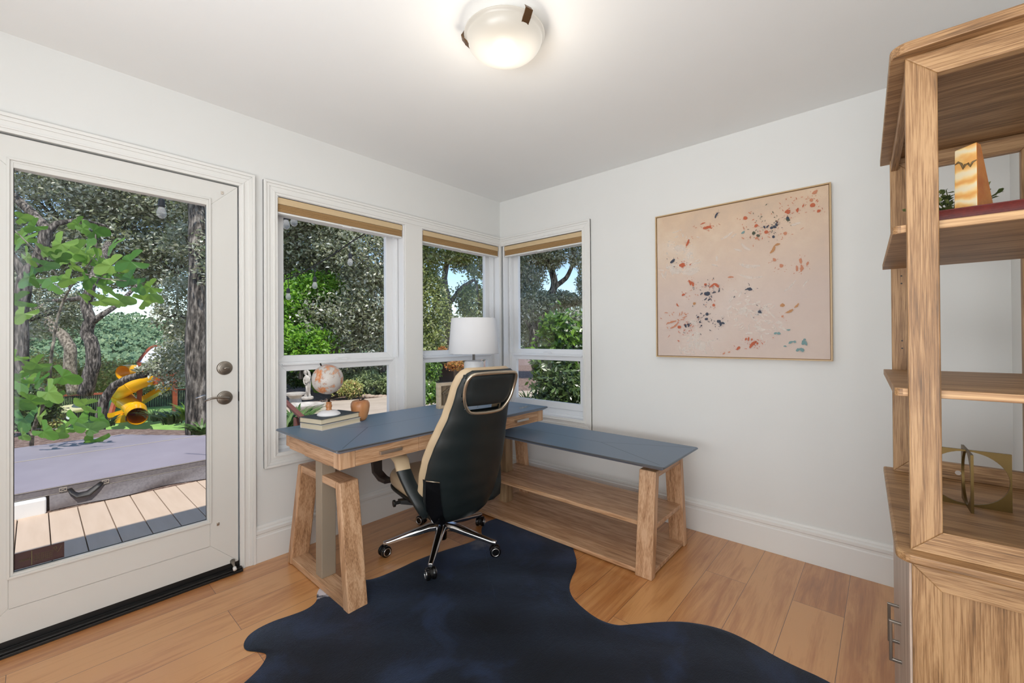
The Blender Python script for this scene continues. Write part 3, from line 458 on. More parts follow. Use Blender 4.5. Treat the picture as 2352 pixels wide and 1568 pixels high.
# ---------------------------------------------------------------- painting
STROKES = [(-1.823,1.942,-1.841,1.974,0.0079,"d"),(-1.827,1.953,-1.838,1.967,0.0066,"d"),(-1.752,1.893,-1.801,1.9,0.0145,"o"),(-1.767,1.898,-1.804,1.883,0.0092,"o"),(-1.737,1.919,-1.767,1.925,0.0053,"o"),(-1.98,1.92,-1.997,1.905,0.0158,"o"),(-1.65,1.797,-1.667,1.839,0.0106,"o"),(-1.654,1.808,-1.668,1.826,0.0079,"o"),(-1.854,1.809,-1.918,1.844,0.0106,"w"),(-1.911,1.807,-1.939,1.829,0.0079,"w"),(-1.965,1.769,-2.015,1.72,0.0106,"w"),(-1.924,1.741,-1.968,1.72,0.0079,"w"),(-1.951,1.65,-2.06,1.626,0.0172,"w"),(-1.954,1.586,-2.072,1.563,0.0106,"w"),(-1.828,1.712,-1.828,1.681,0.0106,"w"),(-1.799,1.663,-1.835,1.647,0.0079,"w"),(-1.548,1.703,-1.577,1.725,0.0145,"d"),(-1.605,1.682,-1.641,1.676,0.0185,"o"),(-1.613,1.687,-1.64,1.688,0.0132,"o"),(-2.111,1.689,-2.133,1.729,0.0119,"y"),(-2.133,1.729,-2.16,1.735,0.0092,"y"),(-2.127,1.659,-2.138,1.642,0.0119,"p"),(-2.159,1.622,-2.168,1.603,0.0145,"p"),(-2.251,1.642,-2.256,1.614,0.0106,"p"),(-2.256,1.607,-2.254,1.569,0.0119,"p"),(-2.235,1.606,-2.236,1.574,0.0092,"p"),(-2.281,1.6,-2.288,1.62,0.0092,"p"),(-2.176,1.471,-2.23,1.526,0.0092,"w"),(-2.263,1.49,-2.287,1.524,0.0066,"w"),(-2.183,1.905,-2.207,1.911,0.0145,"o"),(-2.195,1.91,-2.204,1.894,0.0119,"o"),(-2.242,1.893,-2.245,1.917,0.0092,"o"),(-2.265,1.916,-2.271,1.932,0.0053,"o"),(-2.299,1.923,-2.319,1.912,0.0185,"o"),(-2.297,1.951,-2.311,1.944,0.0132,"p"),(-2.308,1.979,-2.33,1.994,0.0145,"p"),(-2.329,1.876,-2.343,1.886,0.0119,"o"),(-2.189,1.872,-2.206,1.855,0.0119,"g"),(-2.192,1.879,-2.201,1.863,0.0092,"d"),(-2.039,1.864,-2.049,1.851,0.0158,"o"),(-1.966,1.825,-1.983,1.837,0.0092,"t"),(-2.022,1.815,-2.039,1.816,0.0158,"g"),(-2.045,1.804,-2.061,1.794,0.0132,"g"),(-2.038,1.78,-2.048,1.793,0.0092,"p"),(-2.084,1.812,-2.102,1.813,0.0158,"o"),(-2.081,1.849,-2.087,1.834,0.0079,"d"),(-2.093,1.836,-2.106,1.848,0.0079,"d"),(-2.115,1.825,-2.124,1.838,0.0119,"d"),(-2.128,1.841,-2.14,1.828,0.0119,"d"),(-2.14,1.853,-2.149,1.837,0.0092,"d"),(-2.143,1.867,-2.149,1.851,0.0066,"d"),(-2.127,1.787,-2.13,1.772,0.0106,"d"),(-2.179,1.796,-2.188,1.78,0.0145,"p"),(-2.212,1.829,-2.253,1.836,0.0119,"w"),(-1.664,1.58,-1.676,1.546,0.0119,"o"),(-1.68,1.57,-1.691,1.537,0.0106,"o"),(-1.79,1.525,-1.816,1.546,0.0106,"o"),(-1.816,1.546,-1.841,1.52,0.0119,"o"),(-1.757,1.547,-1.772,1.542,0.0132,"o"),(-1.891,1.575,-1.923,1.573,0.0079,"p"),(-1.756,1.488,-1.79,1.489,0.0198,"d"),(-1.764,1.479,-1.786,1.494,0.0158,"d"),(-1.733,1.482,-1.749,1.492,0.0053,"d"),(-1.801,1.489,-1.823,1.495,0.0053,"d"),(-1.756,1.448,-1.771,1.463,0.0053,"d"),(-1.778,1.443,-1.793,1.454,0.0066,"d"),(-1.837,1.49,-1.845,1.505,0.0053,"d"),(-1.62,1.486,-1.64,1.492,0.0119,"o"),(-1.691,1.436,-1.702,1.424,0.0145,"y"),(-1.808,1.422,-1.815,1.406,0.0132,"o"),(-1.993,1.5,-2.02,1.491,0.0132,"d"),(-1.983,1.494,-2.003,1.496,0.0053,"d"),(-1.587,1.438,-1.599,1.417,0.0066,"o"),(-1.922,1.453,-1.929,1.46,0.004,"d"),(-1.713,1.347,-1.724,1.339,0.0119,"d"),(-1.763,1.361,-1.781,1.36,0.0158,"d"),(-1.758,1.33,-1.777,1.333,0.0119,"d"),(-1.728,1.319,-1.732,1.307,0.0079,"d"),(-1.736,1.295,-1.741,1.287,0.0079,"d"),(-1.638,1.305,-1.646,1.281,0.0092,"d"),(-1.65,1.297,-1.666,1.304,0.0092,"d"),(-1.658,1.284,-1.666,1.3,0.0079,"d"),(-1.828,1.316,-1.85,1.315,0.0145,"d"),(-1.843,1.319,-1.85,1.284,0.0106,"d"),(-1.854,1.307,-1.871,1.299,0.0106,"d"),(-1.536,1.312,-1.574,1.323,0.0106,"p"),(-1.544,1.278,-1.594,1.315,0.0092,"p"),(-1.591,1.286,-1.614,1.285,0.0158,"o"),(-2.048,1.364,-2.064,1.359,0.0145,"d"),(-2.057,1.366,-2.066,1.354,0.0079,"d"),(-2.184,1.351,-2.217,1.368,0.0106,"y"),(-2.223,1.377,-2.243,1.4,0.0079,"y"),(-2.157,1.391,-2.179,1.393,0.0158,"y"),(-2.163,1.334,-2.172,1.33,0.0106,"p"),(-2.126,1.235,-2.141,1.242,0.0092,"t"),(-2.141,1.238,-2.158,1.235,0.0119,"t"),(-2.186,1.257,-2.204,1.258,0.0066,"t"),(-2.195,1.181,-2.216,1.193,0.0092,"t"),(-2.216,1.193,-2.23,1.189,0.0092,"t"),(-2.23,1.14,-2.244,1.154,0.0119,"t"),(-2.244,1.154,-2.264,1.14,0.0145,"t"),(-2.171,1.167,-2.186,1.165,0.0066,"t"),(-2.259,1.175,-2.262,1.199,0.0132,"t"),(-2.262,1.199,-2.273,1.206,0.0092,"t"),(-2.272,1.196,-2.277,1.172,0.0092,"t"),(-1.981,1.199,-1.987,1.214,0.0079,"o"),(-1.997,1.195,-2.001,1.218,0.0079,"o"),(-2.014,1.199,-2.017,1.21,0.0066,"o"),(-2.004,1.155,-2.04,1.195,0.0132,"o"),(-2.04,1.181,-2.049,1.184,0.0092,"o"),(-1.936,1.143,-1.953,1.162,0.0119,"o"),(-1.859,1.115,-1.873,1.126,0.0066,"p"),(-1.888,1.127,-1.902,1.131,0.0053,"p"),(-2.034,1.251,-2.06,1.279,0.0132,"w"),(-2.028,1.321,-2.047,1.313,0.0132,"w"),(-2.054,1.312,-2.061,1.283,0.0106,"w"),(-2.135,1.299,-2.166,1.291,0.0132,"w"),(-2.147,1.27,-2.166,1.291,0.0119,"w"),(-2.092,1.297,-2.111,1.3,0.0106,"w"),(-2.074,1.381,-2.096,1.401,0.0119,"w"),(-1.578,1.795,-1.634,1.795,0.033,"w"),(-1.543,1.658,-1.617,1.642,0.033,"w"),(-1.625,1.633,-1.727,1.638,0.033,"w"),(-1.65,1.736,-1.689,1.746,0.0238,"w"),(-1.669,1.24,-1.723,1.215,0.0396,"w"),(-1.7,1.175,-1.761,1.152,0.0462,"w"),(-1.678,1.304,-1.701,1.32,0.033,"w"),(-1.948,1.357,-1.989,1.393,0.0238,"w"),(-1.935,1.411,-1.962,1.424,0.0132,"w")]
t = thing('painting', 'blush abstract canvas with rust, navy and white strokes in thin pale frame', 'painting', (-.0, -1.916, 1.555))
Y0, Y1, Z0, Z1 = -2.388, -1.450, 1.09, 2.022
MB().box(-.030, Y0+.010, Z0+.010, -.004, Y1-.010, Z1-.010).build('canvas', 'canvas', t)
MB().ring(0, Y0, Z0, Y1, Z1, .007, -.038, 0).build('frame', P('pale_oak_frame', (196, 166, 124), .45), t, bevel=.001)
MB().ring(0, Y0+.007, Z0+.007, Y1-.007, Z1-.007, .004, -.02, -.002).build('shadow_gap', 'bronze', t)
keys = 'odgtwyp'; mb = MB(); rs2 = random.Random(3)
for cy, cz, sy, sz, n_, c_, w0 in ((-1.63, 1.80, .05, .06, 34, 'w', .007), (-1.66, 1.69, .06, .02, 16, 'w', .009), (-1.58, 1.66, .05, .02, 16, 'w', .009), (-1.72, 1.45, .05, .05, 12, 'p', .003), (-1.75, 1.32, .07, .05, 16, 'd', .003), (-1.78, 1.52, .05, .03, 16, 'd', .0028), (-1.70, 1.18, .05, .05, 34, 'w', .012), (-1.98, 1.36, .07, .06, 40, 'w', .010), (-2.08, 1.28, .05, .05, 24, 'w', .009), (-1.58, 1.34, .05, .05, 22, 'p', .005), (-2.06, 1.84, .07, .05, 18, 'p', .004), (-2.12, 1.88, .05, .03, 20, 'g', .003), (-2.22, 1.95, .05, .03, 12, 'o', .003), (-1.78, 1.90, .06, .02, 10, 'p', .003), (-1.62, 1.26, .06, .03, 14, 'o', .004), (-2.02, 1.16, .05, .03, 14, 'o', .003)):
    for _ in range(n_):
        y_, z_ = rs2.gauss(cy, sy), rs2.gauss(cz, sz); a = rs2.uniform(0, PI); l = w0*rs2.uniform(.8, 2.6)
        if -2.36 < y_ < -1.48 and 1.12 < z_ < 1.99: STROKES.append((y_-math.cos(a)*l, z_-math.sin(a)*l, y_+math.cos(a)*l, z_+math.sin(a)*l, w0*rs2.uniform(.5, 1.2), c_))
STROKES.sort(key=lambda s: s[5] != 'w')
for i, (ya, za, yb, zb, wd, c) in enumerate(STROKES):
    mb.cur = keys.index(c); dx, dz = yb-ya, zb-za; L = math.hypot(dx, dz) or .01; nx, nz = -dz/L, dx/L; bow = rs2.uniform(-.12, .12)*L; k = 9; up = []; lo = []
    for j in range(k+1):
        s = j/k; e = math.sin(PI*min(max(s, .04), .96))**.45; jw = wd*.62*e*(1+rs2.uniform(-.22, .22)); cx = ya+dx*s+nx*bow*math.sin(PI*s); cz = za+dz*s+nz*bow*math.sin(PI*s)
        up.append((cx+nx*jw, cz+nz*jw)); lo.append((cx-nx*jw, cz-nz*jw))
    x = -.0302-.00002*i
    for j in range(k): a, b, c_, d = up[j], up[j+1], lo[j+1], lo[j]; mb.add([(x, *a), (x, *b), (x, *c_), (x, *d)], [(0, 1, 2, 3)])
    if c in 'odgp' :
        for _ in range(7):
            a = rs2.uniform(0, 2*PI); rr = wd*rs2.uniform(1.1, 3.); s = rs2.random(); cy, cz = ya+dx*s+math.cos(a)*rr, za+dz*s+math.sin(a)*rr; l = wd*rs2.uniform(.15, .5); b = a+rs2.uniform(-1, 1); h = l*.3
            if not (Y0+.02 < cy < Y1-.02 and Z0+.02 < cz < Z1-.02): continue
            mb.add([(x, cy-math.cos(b)*l, cz-math.sin(b)*l), (x, cy+math.sin(b)*h, cz-math.cos(b)*h), (x, cy+math.cos(b)*l, cz+math.sin(b)*l), (x, cy-math.sin(b)*h, cz+math.cos(b)*h)], [(0, 1, 2, 3)])
mb.build('brush_strokes', ['s_'+k for k in keys], t)
# ---------------------------------------------------------------- desk
def bevtop(x0, y0, z0, x1, y1, z1, inset, r, n=5):   # slab with rounded corners whose lower edge is undercut
    def rr(a, b, c, d, r):
        o = []
        for cx, cy, s in ((c-r, d-r, 0), (a+r, d-r, 1), (a+r, b+r, 2), (c-r, b+r, 3)):
            for k in range(n+1): an = (s+k/n)*PI/2; o.append((cx+r*math.cos(an), cy+r*math.sin(an)))
        return o
    A = rr(x0+inset, y0+inset, x1-inset, y1-inset, r*.7); Bm = rr(x0, y0, x1, y1, r); n_ = len(A); zm = z1-.005; m = MB()
    vs = [(*p, z0) for p in A]+[(*p, zm-.003) for p in Bm]+[(*p, zm+.002) for p in Bm]+[(*p, z1) for p in rr(x0+.004, y0+.004, x1-.004, y1-.004, r)]
    fs = [list(range(n_))[::-1], list(range(3*n_, 4*n_))]
    for l in range(3):
        for j in range(n_): fs.append((l*n_+j, l*n_+(j+1) % n_, (l+1)*n_+(j+1) % n_, (l+1)*n_+j))
    return m.add(vs, fs)
desk = thing('desk', 'oak trestle writing desk with black leather top under the left windows', 'desk', (-1.14, -.46, 0))
DX0, DX1, DY0, DY1, DZ = -1.91, -.365, -.80, -.10, .735
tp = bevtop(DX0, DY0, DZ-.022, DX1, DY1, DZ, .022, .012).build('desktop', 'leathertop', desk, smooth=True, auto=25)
m = MB(); zz = DZ+.0001; s_ = .0012
def seam(m, a, b, z, w=.0013): 
    d = Vector((b[0]-a[0], b[1]-a[1], 0)).normalized(); n = Vector((-d.y, d.x, 0))*w; a = Vector((*a, z)); b = Vector((*b, z)); m.add([a+n, a-n, b-n, b+n], [(0, 1, 2, 3)])
seam(m, (-1.56, -.45), (-.72, -.45), zz); seam(m, (-1.56, -.45), (-1.87, -.12), zz); seam(m, (-1.56, -.45), (-1.87, -.78), zz); seam(m, (-.72, -.45), (-.40, -.12), zz); seam(m, (-.72, -.45), (-.40, -.78), zz); m.build('leather_seam', 'black', tp)
ZA0, ZA1 = .637, .713; AX0, AX1, AY0, AY1 = -1.88, -.393, -.772, -.155
for x0, x1 in ((AX0, AX0+.075), (AX1-.06, AX1)): MB().box(x0, AY0, ZA0, x1, AY0+.06, ZA1).build('corner_post', 'oakz', desk, bevel=.003)
for x0, x1 in ((AX0+.002, AX0+.024), (AX1-.024, AX1-.002)): MB().box(x0, AY0+.06, ZA0+.003, x1, AY1-.055, ZA1).build('side_rail', 'oaky', desk, bevel=.002)
m = MB(); m.box(AX0+.006, AY1-.045, ZA0+.01, AX0+.05, AY1, ZA1); m.box(AX0+.05, AY1-.02, ZA0, AX1, AY1, ZA1); m.box(AX0+.03, AY0+.03, ZA0+.004, AX1-.03, AY1-.02, ZA0+.012); m.box(AX0+.075, AY0+.012, ZA1-.008, AX1-.06, AY0+.03, ZA1); m.build('back_rail', 'oakx', desk, bevel=.002)
d0, d1 = AX0+.075, AX1-.06
for a, b in ((d0, -1.452), (-1.452, -.822), (-.822, d1)):
    dr = MB().box(a+.0012, AY0+.001, ZA0+.001, b-.0012, AY0+.02, ZA1-.001).build('drawer', 'oakx', desk, bevel=.0015)
    c = (a+b)/2; h = MB(); h.box(c-.060, AY0-.024, .670, c+.060, AY0-.012, .685); h.box(c-.058, AY0-.02, .672, c-.050, AY0+.001, .684); h.box(c+.050, AY0-.02, .672, c+.058, AY0+.001, .684); h.build('pull', 'steel', dr, bevel=.0015)
def trestle_leg(x0, x1, yb0, yb1, yt0, yt1, z0, z1):
    return MB().hexa([(x0, yb0, z0), (x1, yb0, z0), (x1, yb1, z0), (x0, yb1, z0), (x0+.022, yt0, z1), (x1+.022, yt0, z1), (x1+.022, yt1, z1), (x0+.022, yt1, z1)])
TZ = .548
trestle_leg(-1.858, -1.763, -.805, -.755, -.682, -.632, 0, TZ).build('leg', 'oakz', desk, bevel=.006, segs=3)
trestle_leg(-1.858, -1.763, -.170, -.120, -.262, -.212, 0, TZ).build('leg', 'oakz', desk, bevel=.006, segs=3)
m = MB(); m.box(-1.855, -.755, .004, -1.766, -.17, .036); m.build('foot_rail', 'oaky', desk, bevel=.003)
m = MB(); m.box(-1.834, -.636, TZ-.036, -1.743, -.258, TZ); m.build('top_rail', 'oaky', desk, bevel=.003)
MB().box(-1.838, -.498, .036, -1.765, -.430, ZA0+.006).build('lift_column', 'column', desk, bevel=.004)
MB().box(-1.850, -.60, ZA0-.02, -1.752, -.33, ZA0+.004).build('mounting_block', 'oaky', desk, bevel=.003)
MB().box(-.57, -.56, .583, -.47, -.42, ZA0+.006).build('mounting_block', 'oaky', desk, bevel=.003)
# ---------------------------------------------------------------- return bench under the right wall
bn = thing('desk_return', 'low oak return table with two shelves and black leather top along the right wall', 'side table', (-.48, -1.1, 0))
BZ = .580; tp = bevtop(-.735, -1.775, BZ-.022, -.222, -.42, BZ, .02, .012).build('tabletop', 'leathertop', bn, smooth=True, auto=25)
m = MB(); zz = BZ+.0001; seam(m, (-.478, -.44), (-.478, -1.28), zz); seam(m, (-.478, -1.28), (-.70, -1.74), zz); seam(m, (-.478, -1.28), (-.26, -1.74), zz); m.build('leather_seam', 'black', tp)
def bleg(xb0, xb1, xt0, xt1, y0, y1, z0, z1): return MB().hexa([(xb0, y0, z0), (xb1, y0, z0), (xb1, y1, z0), (xb0, y1, z0), (xt0, y0, z1), (xt1, y0, z1), (xt1, y1, z1), (xt0, y1, z1)])
LT = .530
bleg(-.735, -.688, -.672, -.625, -1.708, -1.618, 0, LT).build('leg', 'oakz', bn, bevel=.005, segs=3)
bleg(-.272, -.225, -.335, -.288, -1.708, -1.618, 0, LT).build('leg', 'oakz', bn, bevel=.005, segs=3)
bleg(-.272, -.225, -.335, -.288, -.53, -.44, 0.0, LT).build('leg', 'oakz', bn, bevel=.005, segs=3)
MB().box(-.626, -1.706, LT-.034, -.333, -1.62, LT).build('top_rail', 'oakx', bn, bevel=.003)
MB().box(-.60, -1.70, LT, -.36, -.44, BZ-.02).build('support_beam', 'oaky', bn, bevel=.003)
MB().box(-.722, -1.620, .008, -.238, -.44, .030).box(-.69, -1.700, .008, -.268, -1.618, .030).build('lower_shelf', 'oaky', bn, bevel=.003)
m = MB(); m.box(-.672, -1.620, .232, -.29, -.545, .255); m.box(-.66, -.545, .232, -.531, -.44, .255); m.box(-.44, -.545, .232, -.30, -.44, .255); m.box(-.655, -1.700, .232, -.305, -1.618, .255); m.build('middle_shelf', 'oaky', bn, bevel=.003)
MB().box(-.522, -.535, .030, -.450, -.462, LT).build('rear_column', wood('taupe_oak', 2, (118, 92, 66), (148, 120, 88), (170, 142, 108)), bn, bevel=.004)
# ---------------------------------------------------------------- office chair
ch = thing('office_chair', 'high-backed executive chair, dark green leather with beige edges and chrome star base', 'office chair', (-1.188, -.634, 0), math.radians(-11))
cr, sr = math.cos(math.radians(11)), math.sin(math.radians(11))
def tol(wx, wy): dx, dy = wx+1.188, wy+.634; return (dx*cr-dy*sr, dx*sr+dy*cr)
cast = [tol(*p) for p in ((-1.474, -.476), (-1.446, -.854), (-1.065, -.942), (-.854, -.606), (-1.089, -.293))]
hub = MB(); hub.lathe([(.028, .095), (.036, .10), (.04, .12), (.036, .148), (.028, .152)], n=28); hub.build('base_hub', 'chrome', ch, local=True, smooth=True, auto=40)
for cx, cy in cast:
    r = math.hypot(cx, cy); ux, uy = cx/r, cy/r; px, py = -uy, ux
    sec = [(.02, .030, .104, .150), (.08, .026, .104, .146), (.2, .020, .084, .116), (r-.02, .015, .066, .088), (r+.008, .013, .064, .084)]; vs = []; fs = []
    for d, hw, z0, z1 in sec: 
        for s_, z in ((-.8, z0), (.8, z0), (1, (z0+z1)/2+.004), (.55, z1), (-.55, z1), (-1, (z0+z1)/2+.004)): vs.append((ux*d+px*hw*s_, uy*d+py*hw*s_, z))
    for i in range(4):
        for j in range(6): fs.append((i*6+j, i*6+(j+1) % 6, i*6+6+(j+1) % 6, i*6+6+j))
    fs += [list(range(6))[::-1], list(range(24, 30))]; MB().add(vs, fs).build('base_arm', 'chrome', ch, local=True, bevel=.003, smooth=True, auto=50)
    ang = math.atan2(uy, ux)+.5; wx, wy = math.cos(ang+PI/2), math.sin(ang+PI/2); m = MB(); m.disc((cx, cy, .045), (0, 0, 1), .006, .024, 10); c0 = Vector((cx, cy, .0305))
    cs = m; cs.disc(c0+Vector((wx, wy, 0))*-.012, (wx, wy, 0), .024, .024, 18); cast_o = cs.build('caster', 'black', ch, local=True, smooth=True, auto=40)
    for s_ in (-1, 1):
        k = MB(); pr = [(.028, 0), (.0305, .003), (.0305, .014), (.027, .018), (.02, .0185)]; a = Vector((wx, wy, 0))*s_; b = Vector((0, 0, 1)).cross(a); n = 26; vs = []; fs = []
        for rr, d in pr: vs += [c0+a*(.007+d)+b*(math.cos(2*PI*j/n)*rr)+Vector((0, 0, 1))*(math.sin(2*PI*j/n)*rr) for j in range(n)]
        for i in range(4):
            for j in range(n): fs.append((i*n+j, i*n+(j+1) % n, i*n+n+(j+1) % n, i*n+n+j))
        fs += [list(range(n)), list(range(4*n, 5*n))]; k.add(vs, fs).build('wheel', 'blackgloss', cast_o, local=True, smooth=True, auto=40)
        k = MB(); k.tube([c0+a*.0262+b*(math.cos(2*PI*j/n)*.0205)+Vector((0, 0, 1))*(math.sin(2*PI*j/n)*.0205) for j in range(n)], .0022, 6, closed=True); k.build('wheel_ring', 'chrome', cast_o, local=True, smooth=True)
m = MB(); m.lathe([(.022, .045), (.025, .05), (.025, .098), (.02, .1)], n=20); m.lathe([(.016, .15), (.016, .33)], n=18); m.build('gas_lift', 'blackgloss', ch, local=True, smooth=True, auto=40)
m = MB(); m.box(-.09, -.19, .315, .09, .12, .362); m.box(-.16, -.10, .345, .16, .10, .365); m.build('tilt_mechanism', 'black', ch, local=True, bevel=.008)
m = MB(); m.hexa([(-.30, -.10, .350), (-.22, -.14, .335), (-.22, -.08, .335), (-.30, -.06, .350), (-.30, -.10, .368), (-.22, -.14, .366), (-.22, -.08, .366), (-.30, -.06, .368)]); m.disc((-.295, -.085, .357), (-1, .1, -.02), .009, .03, 12); m.disc((-.322, -.083, .356), (-1, .1, 0), .018, .012, 20); m.build('adjustment_knob', 'black', ch, local=True, bevel=.002)
def cushion(x0, x1, y0, y1, z0, z1, r, n=10, m_=24, crown=.012, e=4.):
    M_ = MB(); rings = []; cx, cy = (x0+x1)/2, (y0+y1)/2
    for i in range(n+1):
        a = -PI/2+PI*i/n; ins = (1-abs(math.cos(a))**.6)*r; z = (z0+z1)/2+math.sin(a)*(z1-z0)/2; ring = []
        for j in range(m_*2):
            th = 2*PI*j/(m_*2); c, s = math.cos(th), math.sin(th); q = (abs(c)**e+abs(s)**e)**(-1/e); ring.append((cx+c*q*((x1-x0)/2-ins), cy+s*q*((y1-y0)/2-ins), z))
        rings.append(ring)
    k = m_*2; vs = [p for r_ in rings for p in r_]; fs = []
    for i in range(n):
        for j in range(k): fs.append((i*k+j, i*k+(j+1) % k, (i+1)*k+(j+1) % k, (i+1)*k+j))
    vs += [(cx, cy, z0-.0), (cx, cy, z1+crown)]; a = len(vs)-2
    for j in range(k): fs.append((a, (j+1) % k, j)); fs.append((a+1, n*k+j, n*k+(j+1) % k))
    return M_.add(vs, fs)
cushion(-.275, .225, -.28, .235, .372, .462, .05, crown=.01).build('seat', 'beigeleather', ch, local=True, smooth=True)
cushion(-.272, .222, -.276, .23, .362, .378, .008, crown=0).build('seat_shell', 'black', ch, local=True, smooth=True)
# back: profile by height
def lerp(tab, z):
    if z <= tab[0][0]: return tab[0][1]
    for (a, x), (b, y) in zip(tab, tab[1:]):
        if z <= b: k = (z-a)/(b-a); k = k*k*(3-2*k)*.35+k*.65; return x+(y-x)*k
    return tab[-1][1]
WT = [(.255, .10), (.275, .142), (.31, .178), (.36, .205), (.43, .222), (.52, .230), (.60, .228), (.68, .216), (.76, .196), (.84, .178), (.91, .170), (.98, .166), (1.03, .155), (1.055, .138), (1.07, .112)]
ST = [(.255, .255), (.32, .300), (.40, .325), (.50, .352), (.60, .378), (.72, .412), (.84, .450), (.95, .487), (1.07, .528)]
def bx(z): return -.050+.050*(z-.25)/.8
def backloft(name, dw, dz0, dz1, yoff, th, mat, hole=None, curve=.05, par=None):
    nz, na = 64, 56; vs = []; fs = []; z0, z1 = .258+dz0, 1.068+dz1
    for i in range(nz+1):
        k = i/nz; z = z0+(z1-z0)*k; zq = .258+(1.068-.258)*k; w = lerp(WT, zq)+dw; s = lerp(ST, zq); endt = min(1, (min(k, 1-k)*16)**.5+.25)
        for j in range(na):
            a = 2*PI*j/na; c, sn = math.cos(a), math.sin(a); x = w*math.copysign(abs(c)**.75, c); y = -s+yoff-sn*th*endt*(1 if sn > 0 else .8)+curve*(x/.22)**2*.9; vs.append((x+bx(z), y, z))
    for i in range(nz):
        for j in range(na):
            k = (i+.5)/nz; a = 2*PI*(j+.5)/na; z = z0+(z1-z0)*k; x = math.cos(a)*(lerp(WT, .258+.81*k)+dw)
            if hole and hole(x, z): continue
            fs.append((i*na+j, i*na+(j+1) % na, (i+1)*na+(j+1) % na, (i+1)*na+j))
    fs += [list(range(na))[::-1], [nz*na+j for j in range(na)]]
    return MB().add(vs, fs).build(name, mat, par or ch, local=True, smooth=True)
def inloop(x, z):
    k = (z-.86)/.185; return 0 < k < 1 and abs(x) < .098+.05*min(1, k*2.2)-.008
def slot2(x, z): return .80 < z < .893 and abs(x) < .100
shell = backloft('back_shell', 0, 0, 0, 0, .034, 'darkleather', inloop)
backloft('back_cushion', .006, .02, .010, .046, .042, 'beigeleather', slot2, .055)
def by(z, x=0): return -lerp(ST, z)-.034+.05*.9*(x/.22)**2
lp = [(-.085, .857), (-.105, .870), (-.128, .90), (-.143, .94), (-.148, .99), (-.144, 1.03), (-.130, 1.048), (-.10, 1.053), (0, 1.055), (.10, 1.053), (.130, 1.048), (.144, 1.03), (.148, .99), (.143, .94), (.128, .90), (.105, .870), (.085, .857), (0, .853)]
def smooth_loop(p, it=2):
    for _ in range(it): p = [q for i in range(len(p)) for q in (tuple(.75*a+.25*b for a, b in zip(p[i], p[(i+1) % len(p)])), tuple(.25*a+.75*b for a, b in zip(p[i], p[(i+1) % len(p)])))]
    return p
m = MB(); m.tube([(x+bx(z), by(z, x)-.001, z) for x, z in smooth_loop(lp)], .0085, 10, closed=True); m.build('headrest_ring', 'piping', ch, local=True, smooth=True)
def padpt(u, v, front):
    z = .893+.155*v; hw = min(.098+.05*min(1, (z-.86)/.185*2.2), .148)-.004; x = (u*2-1)*hw; e = min(1, (min(u, 1-u)*9)**.5)*min(1, (min(v, 1-v)*9)**.5); return (x+bx(z), by(z, x)+(.010-.010*e if front else .05), z)
m = MB(); m.grid(lambda u, v: padpt(u, v, True), 24, 18); m.grid(lambda u, v: padpt(u, v, False), 24, 18)
for f_ in (lambda s_, k: padpt(s_, 0, k), lambda s_, k: padpt(s_, 1, k), lambda s_, k: padpt(0, s_, k), lambda s_, k: padpt(1, s_, k)): m.grid(lambda u, v: tuple(np.array(f_(u, True))*(1-v)+np.array(f_(u, False))*v), 24, 1)
m.build('headrest_pad', 'padleather', ch, local=True, smooth=True, auto=60)
# glossy side bracket at the foot of the back
m = MB(); pr = [(-.1, .262), (-.142, .275), (-.172, .31), (-.2, .36), (-.218, .42), (-.228, .50), (-.232, .525), (-.175, .515), (-.16, .44), (-.13, .34), (-.09, .275)]
vs = []
for off in (-.012, .02):
    for x, z in pr: vs.append((x+bx(z), -lerp(ST, z)+.035*.0+.045*(x/.22)**2-.034*max(0, 1-(abs(x)/(lerp(WT, z)+.004))**2.4)**.5+off, z))
n = len(pr); m.add(vs, [list(range(n)), list(range(n, 2*n))[::-1]]+[(i, (i+1) % n, n+(i+1) % n, n+i) for i in range(n)]); br = m.build('side_bracket', 'blackgloss', ch, local=True)
m = MB(); m.tube([tuple(np.array(vs[i])+(0, -.002, 0)) for i in (6, 7)], .003, 8); m.build('bracket_trim', 'piping', br, local=True, smooth=True)
def arm(side):
    x = .285*side
    path = [(-.30, .318, .035, .012), (-.325, .345, .036, .013), (-.30, .40, .036, .013), (-.27, .45, .036, .013), (-.245, .50, .036, .013), (-.225, .55, .037, .013), (-.20, .592, .038, .014), (-.16, .608, .040, .015), (-.10, .614, .042, .015), (.0, .614, .042, .015), (.08, .611, .040, .015), (.135, .60, .036, .016), (.16, .555, .032, .018), (.165, .50, .030, .019), (.155, .45, .028, .018), (.12, .415, .028, .015), (.08, .405, .026, .012)]
    inward = [.10, .075, .05, .03, .014, 0, 0, 0, 0, 0, 0, 0, 0, 0, .0, .02, .04]
    P2 = [Vector((x-side*inward[i]-.03, p[0]+.05, p[1])) for i, p in enumerate(path)]
    def seg(i0, i1, name, mat, par):
        vs = []; fs = []
        for i in range(i0, i1+1):
            tg = (P2[min(i+1, len(P2)-1)]-P2[max(i-1, 0)]).normalized(); lat = Vector((1, 0, 0)); nn = tg.cross(lat).normalized(); hw, th = path[i][2], path[i][3]
            for a, b in ((-1, -.5), (-.85, -1), (.85, -1), (1, -.5), (1, .5), (.85, 1), (-.85, 1), (-1, .5)): vs.append(P2[i]+lat*(a*hw)+nn*(b*th))
        k = i1-i0
        for i in range(k):
            for j in range(8): fs.append((i*8+j, i*8+(j+1) % 8, i*8+8+(j+1) % 8, i*8+8+j))
        fs += [list(range(8))[::-1], [k*8+j for j in range(8)]]; return MB().add(vs, fs).build(name, mat, par, local=True, smooth=True, auto=60)
    a = seg(0, 5, 'armrest', 'darkleather', ch); seg(5, 10, 'arm_pad', 'beigeleather', a); seg(10, 16, 'arm_front', 'brownleather', a)
arm(-1); arm(1)
